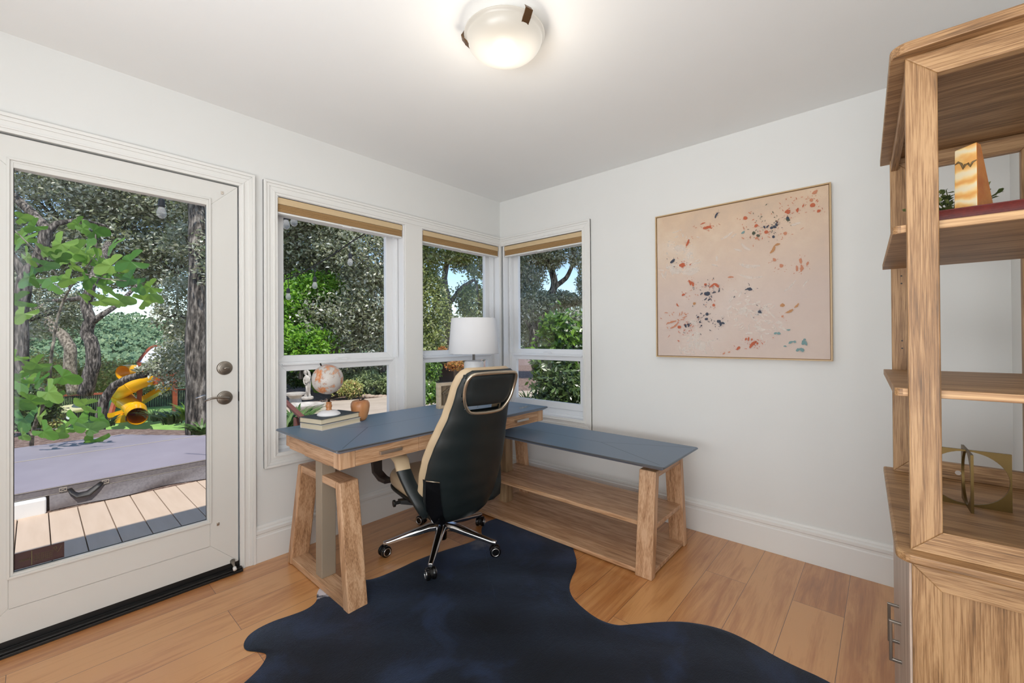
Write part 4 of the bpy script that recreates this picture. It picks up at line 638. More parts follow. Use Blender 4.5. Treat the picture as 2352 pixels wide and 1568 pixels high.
# ---------------------------------------------------------------- cowhide rug
out = [(-1.633, -.638), (-1.50, -.650), (-1.374, -.648), (-1.25, -.672), (-1.136, -.701), (-1.04, -.728), (-.95, -.722), (-.90, -.66), (-.82, -.60), (-.73, -.60), (-.62, -.66), (-.55, -.80), (-.56, -1.0), (-.62, -1.13), (-.716, -1.235), (-.85, -1.35), (-1.02, -1.405), (-1.10, -1.47), (-1.14, -1.56), (-1.163, -1.66), (-1.14, -1.74), (-1.08, -1.80), (-.976, -1.895), (-.905, -1.98), (-.872, -2.08), (-.880, -2.18), (-.912, -2.297), (-.915, -2.45), (-.98, -2.56), (-1.15, -2.58), (-1.4, -2.52), (-1.7, -2.62), (-1.95, -2.7), (-2.15, -2.55), (-2.3, -2.3), (-2.45, -2.0), (-2.6, -1.7), (-2.62, -1.35), (-2.55, -1.1), (-2.42, -.95), (-2.31, -.885), (-2.246, -.856), (-2.205, -.825), (-2.178, -.785), (-2.200, -.745), (-2.232, -.70), (-2.222, -.645), (-2.18, -.60), (-2.10, -.592), (-2.03, -.612), (-1.96, -.625), (-1.905, -.60), (-1.885, -.545), (-1.85, -.50), (-1.79, -.49), (-1.72, -.53), (-1.68, -.60)]
sm = smooth_loop(out, 2); m = MB(); n = len(sm); cx, cy = -1.5, -1.4; K = 26; vs = []
def hz(x, y): return .0045+.0025*math.sin(x*9+y*4)*math.sin(y*7-x*3)+.0015*math.sin(x*23+y*17)
for i in range(K+1):
    k = i/K
    for x, y in sm: X, Y = cx+(x-cx)*k, cy+(y-cy)*k; vs.append((X, Y, (hz(X, Y) if i < K else .001)+.0008))
fs = []
for i in range(K):
    for j in range(n): fs.append((i*n+j, i*n+(j+1) % n, (i+1)*n+(j+1) % n, (i+1)*n+j))
m.add(vs, fs); rug = m.build('cowhide_rug', 'hide', smooth=True); rug.data.transform(Matrix.Translation(rug.location)); rug.location = (0, 0, 0)
tag(rug, 'large black cowhide rug with a white patch, spread on the oak floor', 'rug')
# ---------------------------------------------------------------- things on the desk
def book(x, y, z, L, Wd, h, rot, cloth, label, name='book', spine=1, group=None, curved=False):
    t = thing(name, label, 'book', (x, y, z), rot, group); m = MB(); m.box(-L/2, -Wd/2, 0, L/2, Wd/2, .0025); m.box(-L/2, -Wd/2, h-.0025, L/2, Wd/2, h)
    if curved: pr = [(spine*(Wd/2-.001)+spine*.006*math.sin(PI*k/8), h*k/8) for k in range(9)]+[(spine*(Wd/2-.004), h), (spine*(Wd/2-.004), 0)]; m.prism(pr, 0, -L/2, L/2)
    else: a, b = sorted((spine*Wd/2, spine*(Wd/2-.003))); m.box(-L/2, a, 0, L/2, b, h)
    m.build('cover', cloth, t, local=True, bevel=.0008)
    a, b = sorted((spine*(Wd/2-.003), -spine*(Wd/2-.005))); MB().box(-L/2+.004, a, .0025, L/2-.004, b, h-.0025).build('pages', 'paper', t, local=True); return t
book(-1.660, -.232, .735, .262, .182, .029, math.radians(13), 'creamcloth', 'pale covered book, the lower of two under the globe', group=None)
book(-1.664, -.226, .7645, .262, .180, .030, math.radians(14), 'slatecloth', 'slate covered book on top of the pale book, under the globe')
GX, GY, GZ = -1.678, -.238, .795
t = thing('desk_globe', 'small cream and orange globe on a white base on the stacked books', 'globe', (GX, GY, GZ))
MB().lathe([(.060, 0), (.062, .004), (.058, .012), (.040, .024), (.018, .028)], (GX, GY, GZ), 36).build('base', 'shade', t, smooth=True, auto=40)
MB().lathe([(.014, .026), (.016, .032), (.013, .036), (.017, .046), (.017, .054), (.013, .062), (.015, .066), (.015, .070), (.009, .074)], (GX, GY, GZ), 24).build('stem', 'applewood', t, smooth=True)
r0 = .0835; cz = GZ+.20
rt = Vector((CR[0], CR[1], 0)).normalized(); pole = (rt*-.42+Vector((0, 0, .907))).normalized(); C0 = Vector((GX, GY, cz))+rt*-.006
m = MB(); bot = C0-pole*(r0+.004); top = C0+pole*(r0+.004)
arm_ = [Vector((GX, GY, GZ+.072)), Vector((GX, GY, GZ+.088)), Vector((GX, GY, GZ+.094))+rt*.012, bot+rt*.018+Vector((0, 0, -.02)), bot+rt*.012+Vector((0, 0, -.006)), bot+rt*.002+Vector((0, 0, .002))]
m.tube(arm_, [.007, .007, .006, .0055, .008, .006], 10); m.tube([bot, C0-pole*r0], .004, 8); m.build('axis_arm', 'darkmetal', t, smooth=True); MB().tube([top-pole*.01, top+pole*.012], [.004, .0045], 8).build('pole_pin', 'darkmetal', t, smooth=True)
bl = MB().ball(C0, r0, 40, 24).build('sphere', 'globe', t, smooth=True)
m = MB(); ax = Vector((-1.487, -.236, .735))
prof = [(.022, .0), (.031, .003), (.041, .020), (.050, .055), (.0545, .085), (.053, .103), (.045, .116), (.030, .121), (.012, .115), (.004, .108)]
t = thing('wooden_apple', 'turned wooden apple with a dark metal leaf beside the books', 'ornament', ax); MB().lathe(prof, ax, 36).build('body', 'applewood', t, smooth=True)
m = MB(); m.tube([ax+Vector((0, 0, .108)), ax+rt*-.004+Vector((0, 0, .125)), ax+rt*-.010+Vector((0, 0, .134))], [.002, .002, .0035], 8); m.build('stalk', 'darkmetal', t, smooth=True)
m = MB(); A_ = ax+Vector((0, 0, .118)); d1 = rt*.036+Vector((0, 0, .018)); nn = Vector((0, 0, 1))*.009; fw = Vector((CF[0], CF[1], 0))*.002
m.hexa([A_, A_+d1*.5-nn*.6, A_+d1, A_+d1*.5+nn, A_+fw, A_+d1*.5-nn*.6+fw, A_+d1+fw, A_+d1*.5+nn+fw]); m.build('leaf', 'darkmetal', t)
# shadow box with a small carved house
FX, FY = -.845, -.285; t = thing('picture_frame', 'small square pale wood shadow box with a carved house relief on the desk', 'picture frame', (FX, FY, .735), math.radians(-12))
m = MB(); m.ring(1, -.088, 0, .088, .176, .020, -.022, .022); m.build('frame', 'whitewash', t, local=True, bevel=.002); MB().box(-.07, .008, .018, .07, .016, .158).build('backing', wood('weathered_panel', 2, (96, 82, 66), (132, 114, 92), (160, 142, 118)), t, local=True)
m = MB(); m.ring(1, -.044, .02, .044, .110, .008, -.006, .009, 'LRB'); 
for a, b in (((-.052, .106), (0, .142)), ((0, .142), (.052, .106))): m.prism([a, b, (b[0], b[1]-.010), (a[0], a[1]-.010)], 1, -.010, .009)
m.ring(1, -.02, .028, .02, .088, .006, -.008, .008); m.box(-.05, -.006, .094, .05, .009, .101); m.box(-.001, -.006, .03, .001, .008, .086); m.build('house_relief', P('grey_relief', (120, 108, 92), .7), t, local=True, bevel=.001)
# spectacles-like silver object
t = thing('reading_glasses', 'thin silver reading glasses lying at the right end of the desk', 'glasses', (-.52, -.70, .735), math.radians(8)); m = MB()
for cx in (-.045, -.005): m.tube([(cx+.017*math.cos(2*PI*j/20), -.01+.014*math.sin(2*PI*j/20), .006) for j in range(20)], .0011, 6, closed=True)
m.tube([(-.028, -.01, .007), (-.022, -.01, .007)], .001, 6); m.build('rims', 'steel', t, local=True, smooth=True)
for y0 in (-.02, .0): MB().tube([(.012, y0, .005), (.05, y0+.012, .004), (.09, y0+.022, .003)], .0012, 6).build('temple', 'steel', t, local=True, smooth=True)
# table lamp
LX, LY = -.600, -.284; t = thing('table_lamp', 'white ceramic table lamp with a broad white drum shade in the desk corner', 'table lamp', (LX, LY, .735))
n = 48; pr = [(.187, 1.108), (.1885, 1.110), (.166, 1.368), (.1645, 1.370), (.163, 1.368), (.185, 1.110)]
MB().lathe(pr+[pr[0]], (LX, LY, 0), n, cap=False).build('lamp_shade', 'shade', t, smooth=True, auto=50)
def cyl(rr, z): return (rr, z)
m = MB(); m.lathe([(.060, .735), (.070, .74), (.073, .76), (.073, 1.035), (.068, 1.050), (.05, 1.056), (.012, 1.058)], (LX, LY, 0), 40); m.build('lamp_body', 'ceramic', t, smooth=True, auto=40)
m = MB(); m.lathe([(.010, 1.056), (.010, 1.10), (.014, 1.102), (.014, 1.16), (.003, 1.162), (.003, 1.355)], (LX, LY, 0), 16)
for k in range(3): a = 2*PI*k/3+.3; m.tube([(LX, LY, 1.352), (LX+.165*math.cos(a), LY+.165*math.sin(a), 1.360)], .0015, 6)
m.lathe([(.008, 1.353), (.010, 1.362), (.004, 1.375), (.001, 1.378)], (LX, LY, 0), 12); m.build('lamp_neck', 'steel', t, smooth=True)
# ---------------------------------------------------------------- bookcase
BK = thing('bookcase', 'open-sided oak bookcase hutch over a panelled cabinet at the right', 'bookcase', (-1.55, -2.62, 0), math.radians(1.675))
L_, D_ = .70, -.345
def fr(x0, x1, z0, z1, pw, name):   # upright frame across the depth
    m = MB(); 
    y0, y1 = D_, -.010
    for k, (pts, mt) in enumerate((([(y1, z0), (y1, z1), (y1-pw, z1-pw), (y1-pw, z0+pw)], 'cabz'), ([(y0, z0), (y0, z1), (y0+pw, z1-pw), (y0+pw, z0+pw)], 'cabz'))): MB().prism(pts, 0, x0, x1).build(name+'_post', mt, BK, local=True, bevel=.002)
    for pts in ([(y0, z1), (y1, z1), (y1-pw, z1-pw), (y0+pw, z1-pw)], [(y0, z0), (y1, z0), (y1-pw, z0+pw), (y0+pw, z0+pw)]): MB().prism(pts, 0, x0, x1).build(name+'_rail', 'caby', BK, local=True, bevel=.002)
fr(0, .022, .770, 1.812, .049, 'side_frame'); fr(L_-.022, L_, .770, 1.812, .049, 'side_frame')
def slab(name, z0, z1, x0, x1, y0, y1, r, mat, bev=.002):
    pts = [(x0, y0), (x1, y0), (x1, y1)]
    for k in range(7): a = PI/2+k/6*PI/2; pts.append((x0+r+r*math.cos(a), y1-r+r*math.sin(a)))
    return MB().prism(pts, 2, z0, z1).build(name, mat, BK, local=True, bevel=bev)
slab('top_panel', 1.812, 1.833, -.028, L_+.03, D_-.005, .014, .03, 'caby')
slab('counter', .750, .770, -.028, L_+.03, D_-.005, .014, .03, 'caby', .005)
for z in (1.091, 1.445):
    s_ = slab('shelf', z, z+.018, .022, L_-.022, D_+.002, .012, .012, 'caby', .0015); MB().box(.0206, D_+.01, z+.0015, .0225, -.002, z+.0165).build('shelf_edge', 'edge', s_, local=True)
MB().box(.022, -.030, 1.772, L_-.022, -.012, 1.812).build('front_rail', 'cabx', BK, local=True, bevel=.002); MB().box(.022, D_, 1.772, L_-.022, D_+.018, 1.812).build('back_rail', 'cabx', BK, local=True, bevel=.002)
for z in (1.18, 1.205, 1.395, 1.42): 
    for y in (-.035, D_+.03): MB().disc((L_-.0219, y, z), (-1, 0, 0), .0024, .0006, 10).build('pin_hole', 'black', BK, local=True)
m = MB(); m.disc((L_-.022, -.16, .793), (-1, 0, 0), .007, .0015, 16); m.build('cam_fitting', 'steel', BK, local=True)
# base cabinet
m = MB(); m.box(.012, D_, .0, L_-.01, -.024, .75); m.build('cabinet_body', 'cabz', BK, local=True)
for pts, mt in (([(-.012, .06), (-.012, .742), (-.057, .697), (-.057, .105)], 'cabz'), ([(D_, .06), (D_, .742), (D_+.045, .697), (D_+.045, .105)], 'cabz'), ([(D_, .742), (-.012, .742), (-.057, .697), (D_+.045, .697)], 'caby'), ([(D_, .06), (-.012, .06), (-.057, .105), (D_+.045, .105)], 'caby')):
    MB().prism(pts, 0, 0, .0125).build('end_panel_frame', mt, BK, local=True, bevel=.0015)
MB().box(-.002, D_-.002, 0, L_, -.010, .06).build('plinth', 'caby', BK, local=True, bevel=.003)
MB().box(-.002, -.026, .742, L_-.01, -.012, .75).build('cornice', 'caby', BK, local=True)
for a, b, hx in ((.012, .345, .30), (.349, .688, .394)):
    d = MB().box(a, -.024, .065, b, -.008, .74).build('cabinet_door', wood('pale_cabinet_front', 2, (150, 124, 104), (184, 160, 142), (204, 184, 168)) if a < .1 else bpy.data.materials['pale_cabinet_front'], BK, local=True, bevel=.002)
    h = MB(); h.box(hx-.004, .010, .350, hx+.004, .017, .458); h.box(hx-.004, -.009, .350, hx+.004, .012, .357); h.box(hx-.004, -.009, .451, hx+.004, .012, .458); h.build('handle', 'nickel', d, local=True, bevel=.001)
def bkw(x, y, z): a = math.radians(1.675); return (-1.55+x*math.cos(a)-y*math.sin(a), -2.62+x*math.sin(a)+y*math.cos(a), z)
book(*bkw(.185, -.185, 1.463), .245, .175, .036, math.radians(1.675-90), 'redcloth', 'dark red book lying on the upper shelf of the bookcase', spine=-1, curved=True)
# onyx wedge
ox, oy, oz = bkw(.17, -.126, 1.499); t = thing('onyx_bookend', 'banded cream and amber onyx wedge standing on the red book', 'ornament', (ox, oy, oz), math.radians(-28))
m = MB(); hgt = .150; xs = [0, .052]; 
m.hexa([(-.02, -.019, 0), (.062, -.016, 0), (.062, .016, 0), (-.02, .020, 0), (-.018, -.018, hgt), (.004, -.016, hgt*1.0), (.004, .016, hgt*.99), (-.018, .019, hgt*.965)]); w_ = m.build('wedge', ['onyx', 'onyxside'], t, local=True, bevel=.002)
for p_ in w_.data.polygons: p_.material_index = 1 if abs(p_.normal.y) > .8 or p_.normal.x > .3 else 0
m = MB(); pts = [(-.018, .110), (-.012, .108), (-.008, .1), (-.004, .108), (0, .107), (.003, .099), (.007, .111), (.012, .116), (.018, .112)]; rr = [.001, .002, .003, .002, .0025, .003, .002, .0025, .001]
m.tube([(-.0192, y, z) for y, z in pts], rr, 6); m.build('dark_vein', 'onyxvein', t, local=True, smooth=True)
px_, py_, pz_ = bkw(.44, -.128, 1.463); t = thing('potted_plant', 'small bushy green plant behind the onyx wedge on the upper shelf', 'potted plant', (px_, py_, pz_))
MB().lathe([(.030, 0), (.036, .004), (.042, .05), (.044, .055), (.038, .055)], (px_, py_, pz_), 28).build('pot', 'white', t, smooth=True, auto=40)
m = MB(); L2 = MB(); rs3 = random.Random(5)
for k in range(60):
    a = rs3.uniform(0, 2*PI); r_ = rs3.uniform(.01, .10); h_ = rs3.uniform(.02, .17)-r_*.3; tip = Vector((px_+r_*math.cos(a), py_+r_*math.sin(a), pz_+.045+h_*.75)); b0 = Vector((px_, py_, pz_+.05)); mid = (b0+tip)/2+Vector((0, 0, .015)); m.tube([b0, mid, tip], .0012, 5)
    for j in range(9):
        s = .35+.65*j/8; q = b0*(1-s)**2+mid*2*s*(1-s)+tip*s*s; d = Vector((rs3.gauss(0, 1), rs3.gauss(0, 1), rs3.gauss(.3, .6))).normalized(); w2 = d.cross(Vector((0, 0, 1))).normalized(); l = rs3.uniform(.014, .022); n_ = d.cross(w2)
        L2.add([q, q+d*l*.35+w2*l*.33, q+d*l*.75+w2*l*.3-n_*.002, q+d*l, q+d*l*.75-w2*l*.3-n_*.002, q+d*l*.35-w2*l*.33], [(0, 1, 2, 3, 4, 5)])
m.build('stems', P('stem_green', (86, 96, 50), .6), t); L2.build('foliage', 'houseplant', t)
# brass sculpture: two square plates with round openings crossing
sx_, sy_, sz_ = bkw(.412, -.146, .770); t = thing('brass_sculpture', 'crossed square brass plates with round openings on the bookcase counter', 'sculpture', (sx_, sy_, sz_), math.radians(1.675))
def plate(axis, name, hw, h=.148):
    m = MB(); c = h/2; n = 48; r_ = h/2-.004; th = .0028
    inner = [(hw*.96*math.cos(2*PI*j/n+PI/4), c+r_*math.sin(2*PI*j/n+PI/4)) for j in range(n)]; outer = []
    for j in range(n): a = 2*PI*j/n+PI/4; q = max(abs(math.cos(a)), abs(math.sin(a))); outer.append((hw*math.cos(a)/q, c+c*math.sin(a)/q))
    vs = []
    for t_ in (-th, th):
        for L3 in (inner, outer):
            for u, z in L3: vs.append((t_, u, z) if axis == 0 else (u, t_, z))
    fs = []
    for j in range(n): k = (j+1) % n; fs += [(j, k, n+k, n+j), (2*n+j, 3*n+j, 3*n+k, 2*n+k), (j, 2*n+j, 2*n+k, k), (n+j, n+k, 3*n+k, 3*n+j)]
    m.add(vs, fs).build(name, 'brass', t, local=True, smooth=True, auto=30)
plate(0, 'plate', .078); plate(1, 'plate', .068)
# ---------------------------------------------------------------- outdoors
def XY(px, d): p = at(px, 770, d); return float(p[0]), float(p[1])
def gh(x, y):           # garden height: patio level on the right, lawn lower beyond the deck on the left
    dx, dy = x-CAM[0], y-CAM[1]; d = dx*CF[0]+dy*CF[1]; l = (dx*CR[0]+dy*CR[1])/max(d, .5)
    k = min(max((-.52-l)/.16, 0), 1); k = k*k*(3-2*k); q = min(max((d-6.5)/5.5, 0), 1); q = q*q*(3-2*q)
    far = min(max((d-22)/30, 0), 1)
    return -.22-1.6*k*q-far*7*min(1, k+.35)+.03*math.sin(x*1.7)*math.sin(y*1.3)
m = MB(); xs = np.concatenate([np.linspace(-50, -8, 14), np.linspace(-7, 12, 48), np.linspace(14, 60, 18)]); ys = np.concatenate([np.linspace(-14, -3.5, 8), np.linspace(.3, 24, 56), np.linspace(26, 75, 18)])
vs = [(x, y, gh(x, y)-(.35 if (y < .6 and x < .4) else 0)) for x in xs for y in ys]; ny = len(ys)
fs = [(i*ny+j, (i+1)*ny+j, (i+1)*ny+j+1, i*ny+j+1) for i in range(len(xs)-1) for j in range(ny-1) if not (xs[i+1] < .9 and ys[j+1] < .7)]
g = m.add(vs, fs).build('garden_soil', 'mulch', smooth=True); tag(g, 'brown bark mulch covering the garden ground outside', 'ground', kind='structure')
# distant hillside
m = MB(); NA, NR = 60, 26; vs = []
for i in range(NA+1):
    a = -.15+2.2*i/NA
    for j in range(NR+1):
        r = 48+150*j/NR; x, y = CAM[0]+r*math.cos(a), CAM[1]+r*math.sin(a); k = j/NR; z = -9+22*max(0, k-.12)**1.1*(1+.25*math.sin(a*7)+.12*math.sin(a*17+1))+1.2*math.sin(x*.11)*math.sin(y*.09); vs.append((x, y, z))
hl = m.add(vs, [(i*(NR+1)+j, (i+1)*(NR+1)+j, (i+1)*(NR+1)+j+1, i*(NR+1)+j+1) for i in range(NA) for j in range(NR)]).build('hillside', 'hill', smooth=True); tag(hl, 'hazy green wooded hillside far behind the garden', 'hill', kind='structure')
C = []
for _ in range(520):
    a = RS.uniform(.95, 2.0); r = 55+135*RS.random_sample()**.8; k = (r-48)/150; x, y = CAM[0]+r*math.cos(a), CAM[1]+r*math.sin(a); z = -9+22*max(0, k-.12)**1.1*(1+.25*math.sin(a*7)+.12*math.sin(a*17+1)); s = RS.uniform(2.2, 4.6)
    q = RS.normal(size=(240, 3)); q /= np.linalg.norm(q, axis=1)[:, None]; q[:, 2] = np.abs(q[:, 2]); C.append(q*s*RS.uniform(.8, 1.05, (240, 1))+np.array([x, y, z]))
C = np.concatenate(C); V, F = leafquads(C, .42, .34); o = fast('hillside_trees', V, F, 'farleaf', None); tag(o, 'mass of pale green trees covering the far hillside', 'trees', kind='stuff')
# deck
DKZ = -.05; dk = thing('deck', 'tan composite deck boards with dark gaps outside the door', 'deck', (-2.3, 1.1, DKZ))
m = MB(); x = -4.66
while x < -1.0: m.box(x+.0025, .17, DKZ-.025, x+.1475, 2.06, DKZ); x += .15
m.build('deck_boards', 'deck', dk, bevel=.003)
MB().box(-4.7, .17, -.35, -1.0, 2.05, DKZ-.027).build('deck_substructure', 'black', dk)
MB().box(-4.6, 2.062, -.1, -1.0, 2.16, DKZ+.004).build('edge_board', 'mulch', dk)
# hot tub
TX0, TX1, TY0, TY1, TZ_ = -4.3, -1.46, 2.13, 4.15, .115
tb = thing('hot_tub', 'sunken hot tub under a grey lavender vinyl cover beside the deck', 'hot tub', (-2.9, 3.1, -.2))
def covz(x, y): k = (y-TY0)/(TY1-TY0); return TZ_+.045*(1-abs(k-.5)*2)+.004*math.sin(x*3)*math.sin(y*5)
def crn(x, y):   # clipped back right corner
    lim = 4.08-max(0, x+2.05)*1.9; return min(y, lim) if x > -2.05 else y
m = MB(); m.grid(lambda u, v: (TX0+(TX1-TX0)*u, crn(TX0+(TX1-TX0)*u, TY0+(TY1-TY0)*v), covz(0, TY0+(TY1-TY0)*v)), 40, 24); cv = m.build('tub_cover', 'cover', tb, smooth=True)
m = MB()
for a, b in (((TX0, 3.12), (TX1, 3.10)), ((TX0, 3.128), (TX1, 3.108))): m.tube([(a[0]+(b[0]-a[0])*k/20, a[1]+(b[1]-a[1])*k/20, covz(0, a[1])+.002) for k in range(21)], .0016, 5)
m.build('centre_seam', 'thread', cv)
m = MB(); m.grid(lambda u, v: (TX0+(TX1-TX0)*u, TY0-.006*v-.0, TZ_-.055*v), 30, 2); m.build('cover_band', 'coverdark', tb, smooth=True)
m = MB(); m.tube([(TX0, TY0-.009, TZ_-.052), (TX1, TY0-.009, TZ_-.052)], .0014, 5); m.tube([(TX0, TY0-.004, TZ_-.003), (TX1, TY0-.004, TZ_-.003)], .0014, 5); m.build('band_stitching', 'thread', tb)
m = MB(); m.grid(lambda u, v: (-2.705+(TX1+2.705)*u, TY0-.012-.05*v*(1+.3*math.sin(u*9))-.02*math.sin(u*14+v*3)*v, TZ_-.055-(.10-.0*u)*v), 40, 8); m.build('skirt', 'coverdark', tb, smooth=True)
MB().box(TX0, TY0+.02, -.3, TX1+.02, TY1-.5, TZ_-.06).build('tub_shell', 'coverdark', tb)
MB().box(-4.2, TY0-.07, DKZ-.02, -2.72, TY0+.01, TZ_-.058).build('tub_corner', 'white', tb, bevel=.01)
m = MB(); m.tube([(-2.60, TY0-.012, TZ_-.03), (-2.585, TY0-.035, TZ_-.06), (-2.56, TY0-.05, TZ_-.085), (-2.50, TY0-.05, TZ_-.085), (-2.45, TY0-.03, TZ_-.05), (-2.42, TY0-.013, TZ_-.028)], [.016, .02, .028, .028, .02, .016], 10, squash=.25); h = m.build('strap_handle', 'black', tb, smooth=True)
for x in (-2.635, -2.40):
    m = MB(); m.ring(1, x-.02, TZ_-.042, x+.02, TZ_-.012, .003, TY0-.016, TY0-.011); m.tube([(x-.016, TY0-.014, TZ_-.04), (x+.016, TY0-.014, TZ_-.014)], .001, 4); m.tube([(x+.016, TY0-.014, TZ_-.04), (x-.016, TY0-.014, TZ_-.014)], .001, 4); m.build('handle_stitching', 'thread', h)
# lawn, timber edging, patio
def patch(name, pts, mat, dz, label, cat):
    m = MB(); P_ = []
    for px, d in pts: x, y = XY(px, d); P_.append((x, y))
    cx = sum(p[0] for p in P_)/len(P_); cy = sum(p[1] for p in P_)/len(P_); vs = []; K = 14; n = 0; E = []
    for i in range(len(P_)):
        a, b = P_[i], P_[(i+1) % len(P_)]
        for k in range(8): E.append((a[0]+(b[0]-a[0])*k/8, a[1]+(b[1]-a[1])*k/8))
    n = len(E)
    for i in range(K+1):
        for x, y in E: X, Y = cx+(x-cx)*i/K, cy+(y-cy)*i/K; vs.append((X, Y, gh(X, Y)+dz))
    fs = [(i*n+j, i*n+(j+1) % n, (i+1)*n+(j+1) % n, (i+1)*n+j) for i in range(K) for j in range(n)]
    o = m.add(vs, fs).build(name, mat, smooth=True); return tag(o, label, cat, kind='structure')
patch('lawn', [(40, 12.4), (330, 13.2), (440, 13.6), (470, 20), (200, 24), (-60, 22)], 'lawn', .05, 'bright green lawn below the play tower', 'lawn')
patch('patio', [(560, 5.6), (900, 5.4), (1180, 5.2), (1215, 8.5), (1100, 10.5), (905, 10.4), (700, 8.9), (630, 8.4)], 'patio', .06, 'pale concrete patio outside the windows', 'patio')
patch('gravel_path', [(1150, 4.), (1480, 3.4), (1560, 9.), (1260, 11.), (1100, 10.6)], 'patio', .075, 'pale path beyond the corner window', 'path')
t = thing('timber_edging', 'weathered timber edging along the near side of the lawn', 'edging', (*XY(250, 12.5), -1.8))
for a, b in (((245, 12.9), (340, 13.6)), ((100, 12.2), (225, 12.7))):
    (x0, y0), (x1, y1) = XY(*a), XY(*b); m = MB(); z0, z1 = gh(x0, y0)+.09, gh(x1, y1)+.09; m.hexa([(x0, y0, z0-.2), (x1, y1, z1-.2), (x1+.1, y1+.16, z1-.2), (x0+.1, y0+.16, z0-.2), (x0, y0, z0+.09), (x1, y1, z1+.09), (x1+.1, y1+.16, z1+.09), (x0+.1, y0+.16, z0+.09)]); m.build('timber', 'timber', t, bevel=.01)
def A_(px, py, d): return tuple(float(v) for v in at(px, py, d))
def EL(px, py, d, rx, ry, dd=None):     # ellipsoid for foliage: radii in pixels at that depth
    x, y, z = A_(px, py, d); k = d/FPX; return (x, y, z, rx*k, dd or rx*k*.8, ry*k)
# trees beyond the door
tree('oak_tree', 'dark oak trunk rising at the left edge of the door glass', 'tree', A_(45, 960, 8.2), [([A_(42, 985, 8.2), A_(46, 850, 8.2), A_(44, 720, 8.2), A_(58, 640, 8.2), A_(92, 590, 8.2), A_(108, 530, 8.2), A_(85, 500, 8.2), A_(20, 440, 8.2)], .15, .07), ([A_(100, 545, 8.2), A_(130, 512, 8.3), A_(190, 505, 8.6), A_(250, 520, 9)], .07, .02), ([A_(60, 640, 8.2), A_(10, 560, 8.0), A_(-60, 480, 8)], .08, .04)],
     [EL(60, 330, 8.6, 150, 130), EL(-60, 480, 8.4, 100, 140), EL(60, 720, 9, 60, 60)], 9000, .045, .02, 'oakleaf', group=None, twigs=6)
tree('oak_tree', 'tall oak canopy filling the upper door glass behind the fig', 'tree', A_(205, 900, 13), [([A_(195, 905, 13), A_(215, 835, 13), A_(212, 790, 13), A_(198, 765, 13), A_(208, 735, 13), A_(196, 700, 13), A_(210, 650, 13), A_(250, 560, 14.5)], .19, .11), ([A_(205, 745, 13), A_(235, 722, 13), A_(270, 700, 13.5), A_(330, 640, 15)], .10, .05), ([A_(210, 680, 13), A_(150, 690, 13), A_(100, 690, 13)], .08, .05)],
     [EL(150, 480, 16, 130, 120), EL(300, 520, 16.5, 130, 110), EL(230, 400, 16.2, 170, 110), EL(400, 430, 16.5, 120, 110), EL(120, 590, 16.4, 110, 60), EL(280, 610, 16.8, 120, 50), EL(400, 600, 17, 90, 70), EL(210, 300, 16, 220, 100)], 70000, .085, .037, 'oakleaf', twigs=8, clumps=22, spread=.13)
tree('oak_tree', 'mottled oak trunk leaning left of the forked trunk', 'tree', A_(165, 900, 14.5), [([A_(172, 905, 14.5), A_(160, 850, 14.5), A_(162, 800, 14.5), A_(145, 770, 14.5), A_(120, 752, 14.5), A_(90, 700, 14.5)], .19, .13)], [EL(80, 690, 15, 100, 60), EL(120, 740, 15.5, 60, 40)], 9000, .06, .026, 'oakleaf', bark='barkpale', twigs=4)
tree('oak_tree', 'thick dark oak trunk at the right edge of the door glass', 'tree', A_(455, 985, 6.2), [([A_(458, 1000, 6.2), A_(455, 900, 6.2), A_(452, 780, 6.2), A_(458, 640, 6.2), A_(455, 500, 6.3), A_(448, 380, 6.4), A_(440, 250, 6.5)], .165, .10)],
     [EL(440, 560, 6.6, 60, 50), EL(410, 700, 6.9, 50, 70), EL(400, 840, 7.4, 45, 55), EL(450, 400, 6.4, 90, 90), EL(520, 600, 6.4, 70, 90)], 13000, .034, .015, 'oakleaf', twigs=5, clumps=18)
tree('oak_tree', 'leaning slender oak crossing in front of the yellow slide', 'tree', A_(228, 1000, 9.6), [([A_(226, 1004, 9.6), A_(232, 950, 9.6), A_(240, 915, 9.6), A_(262, 885, 9.6), A_(300, 866, 9.6), A_(345, 858, 9.6), A_(390, 830, 9.8), A_(420, 790, 10)], .11, .05)], [EL(385, 835, 9.7, 40, 16), EL(345, 848, 9.6, 26, 10), EL(420, 780, 10, 36, 50)], 3400, .045, .02, 'oakleaf', twigs=3)
for (px, py, d, rx, ry, mat, lab) in ((95, 860, 17, 60, 45, 'bush', 'yellow green shrub behind the left trunk'), (140, 872, 16.5, 45, 40, 'bush', 'rust tipped shrub between the fork and the fig stem'), (250, 862, 17.5, 55, 40, 'bush', 'green shrub behind the leaning oak'), (200, 880, 18, 50, 30, 'hedge', 'low dark shrub behind the fence'), (330, 880, 19, 70, 26, 'bush', 'shrub behind the play tower'), (90, 960, 9.5, 34, 44, 'bush', 'leafy bush beside the golf cart'), (60, 930, 6.5, 50, 50, 'dark', 'dark bush at the foot of the left trunk')):
    tree('garden_shrub', lab, 'shrub', A_(px, py+ry, d), None, [EL(px, py, d, rx, ry)], 4200, .05 if d > 12 else .03, .026 if d > 12 else .016, mat, group='shrubs beyond the deck')
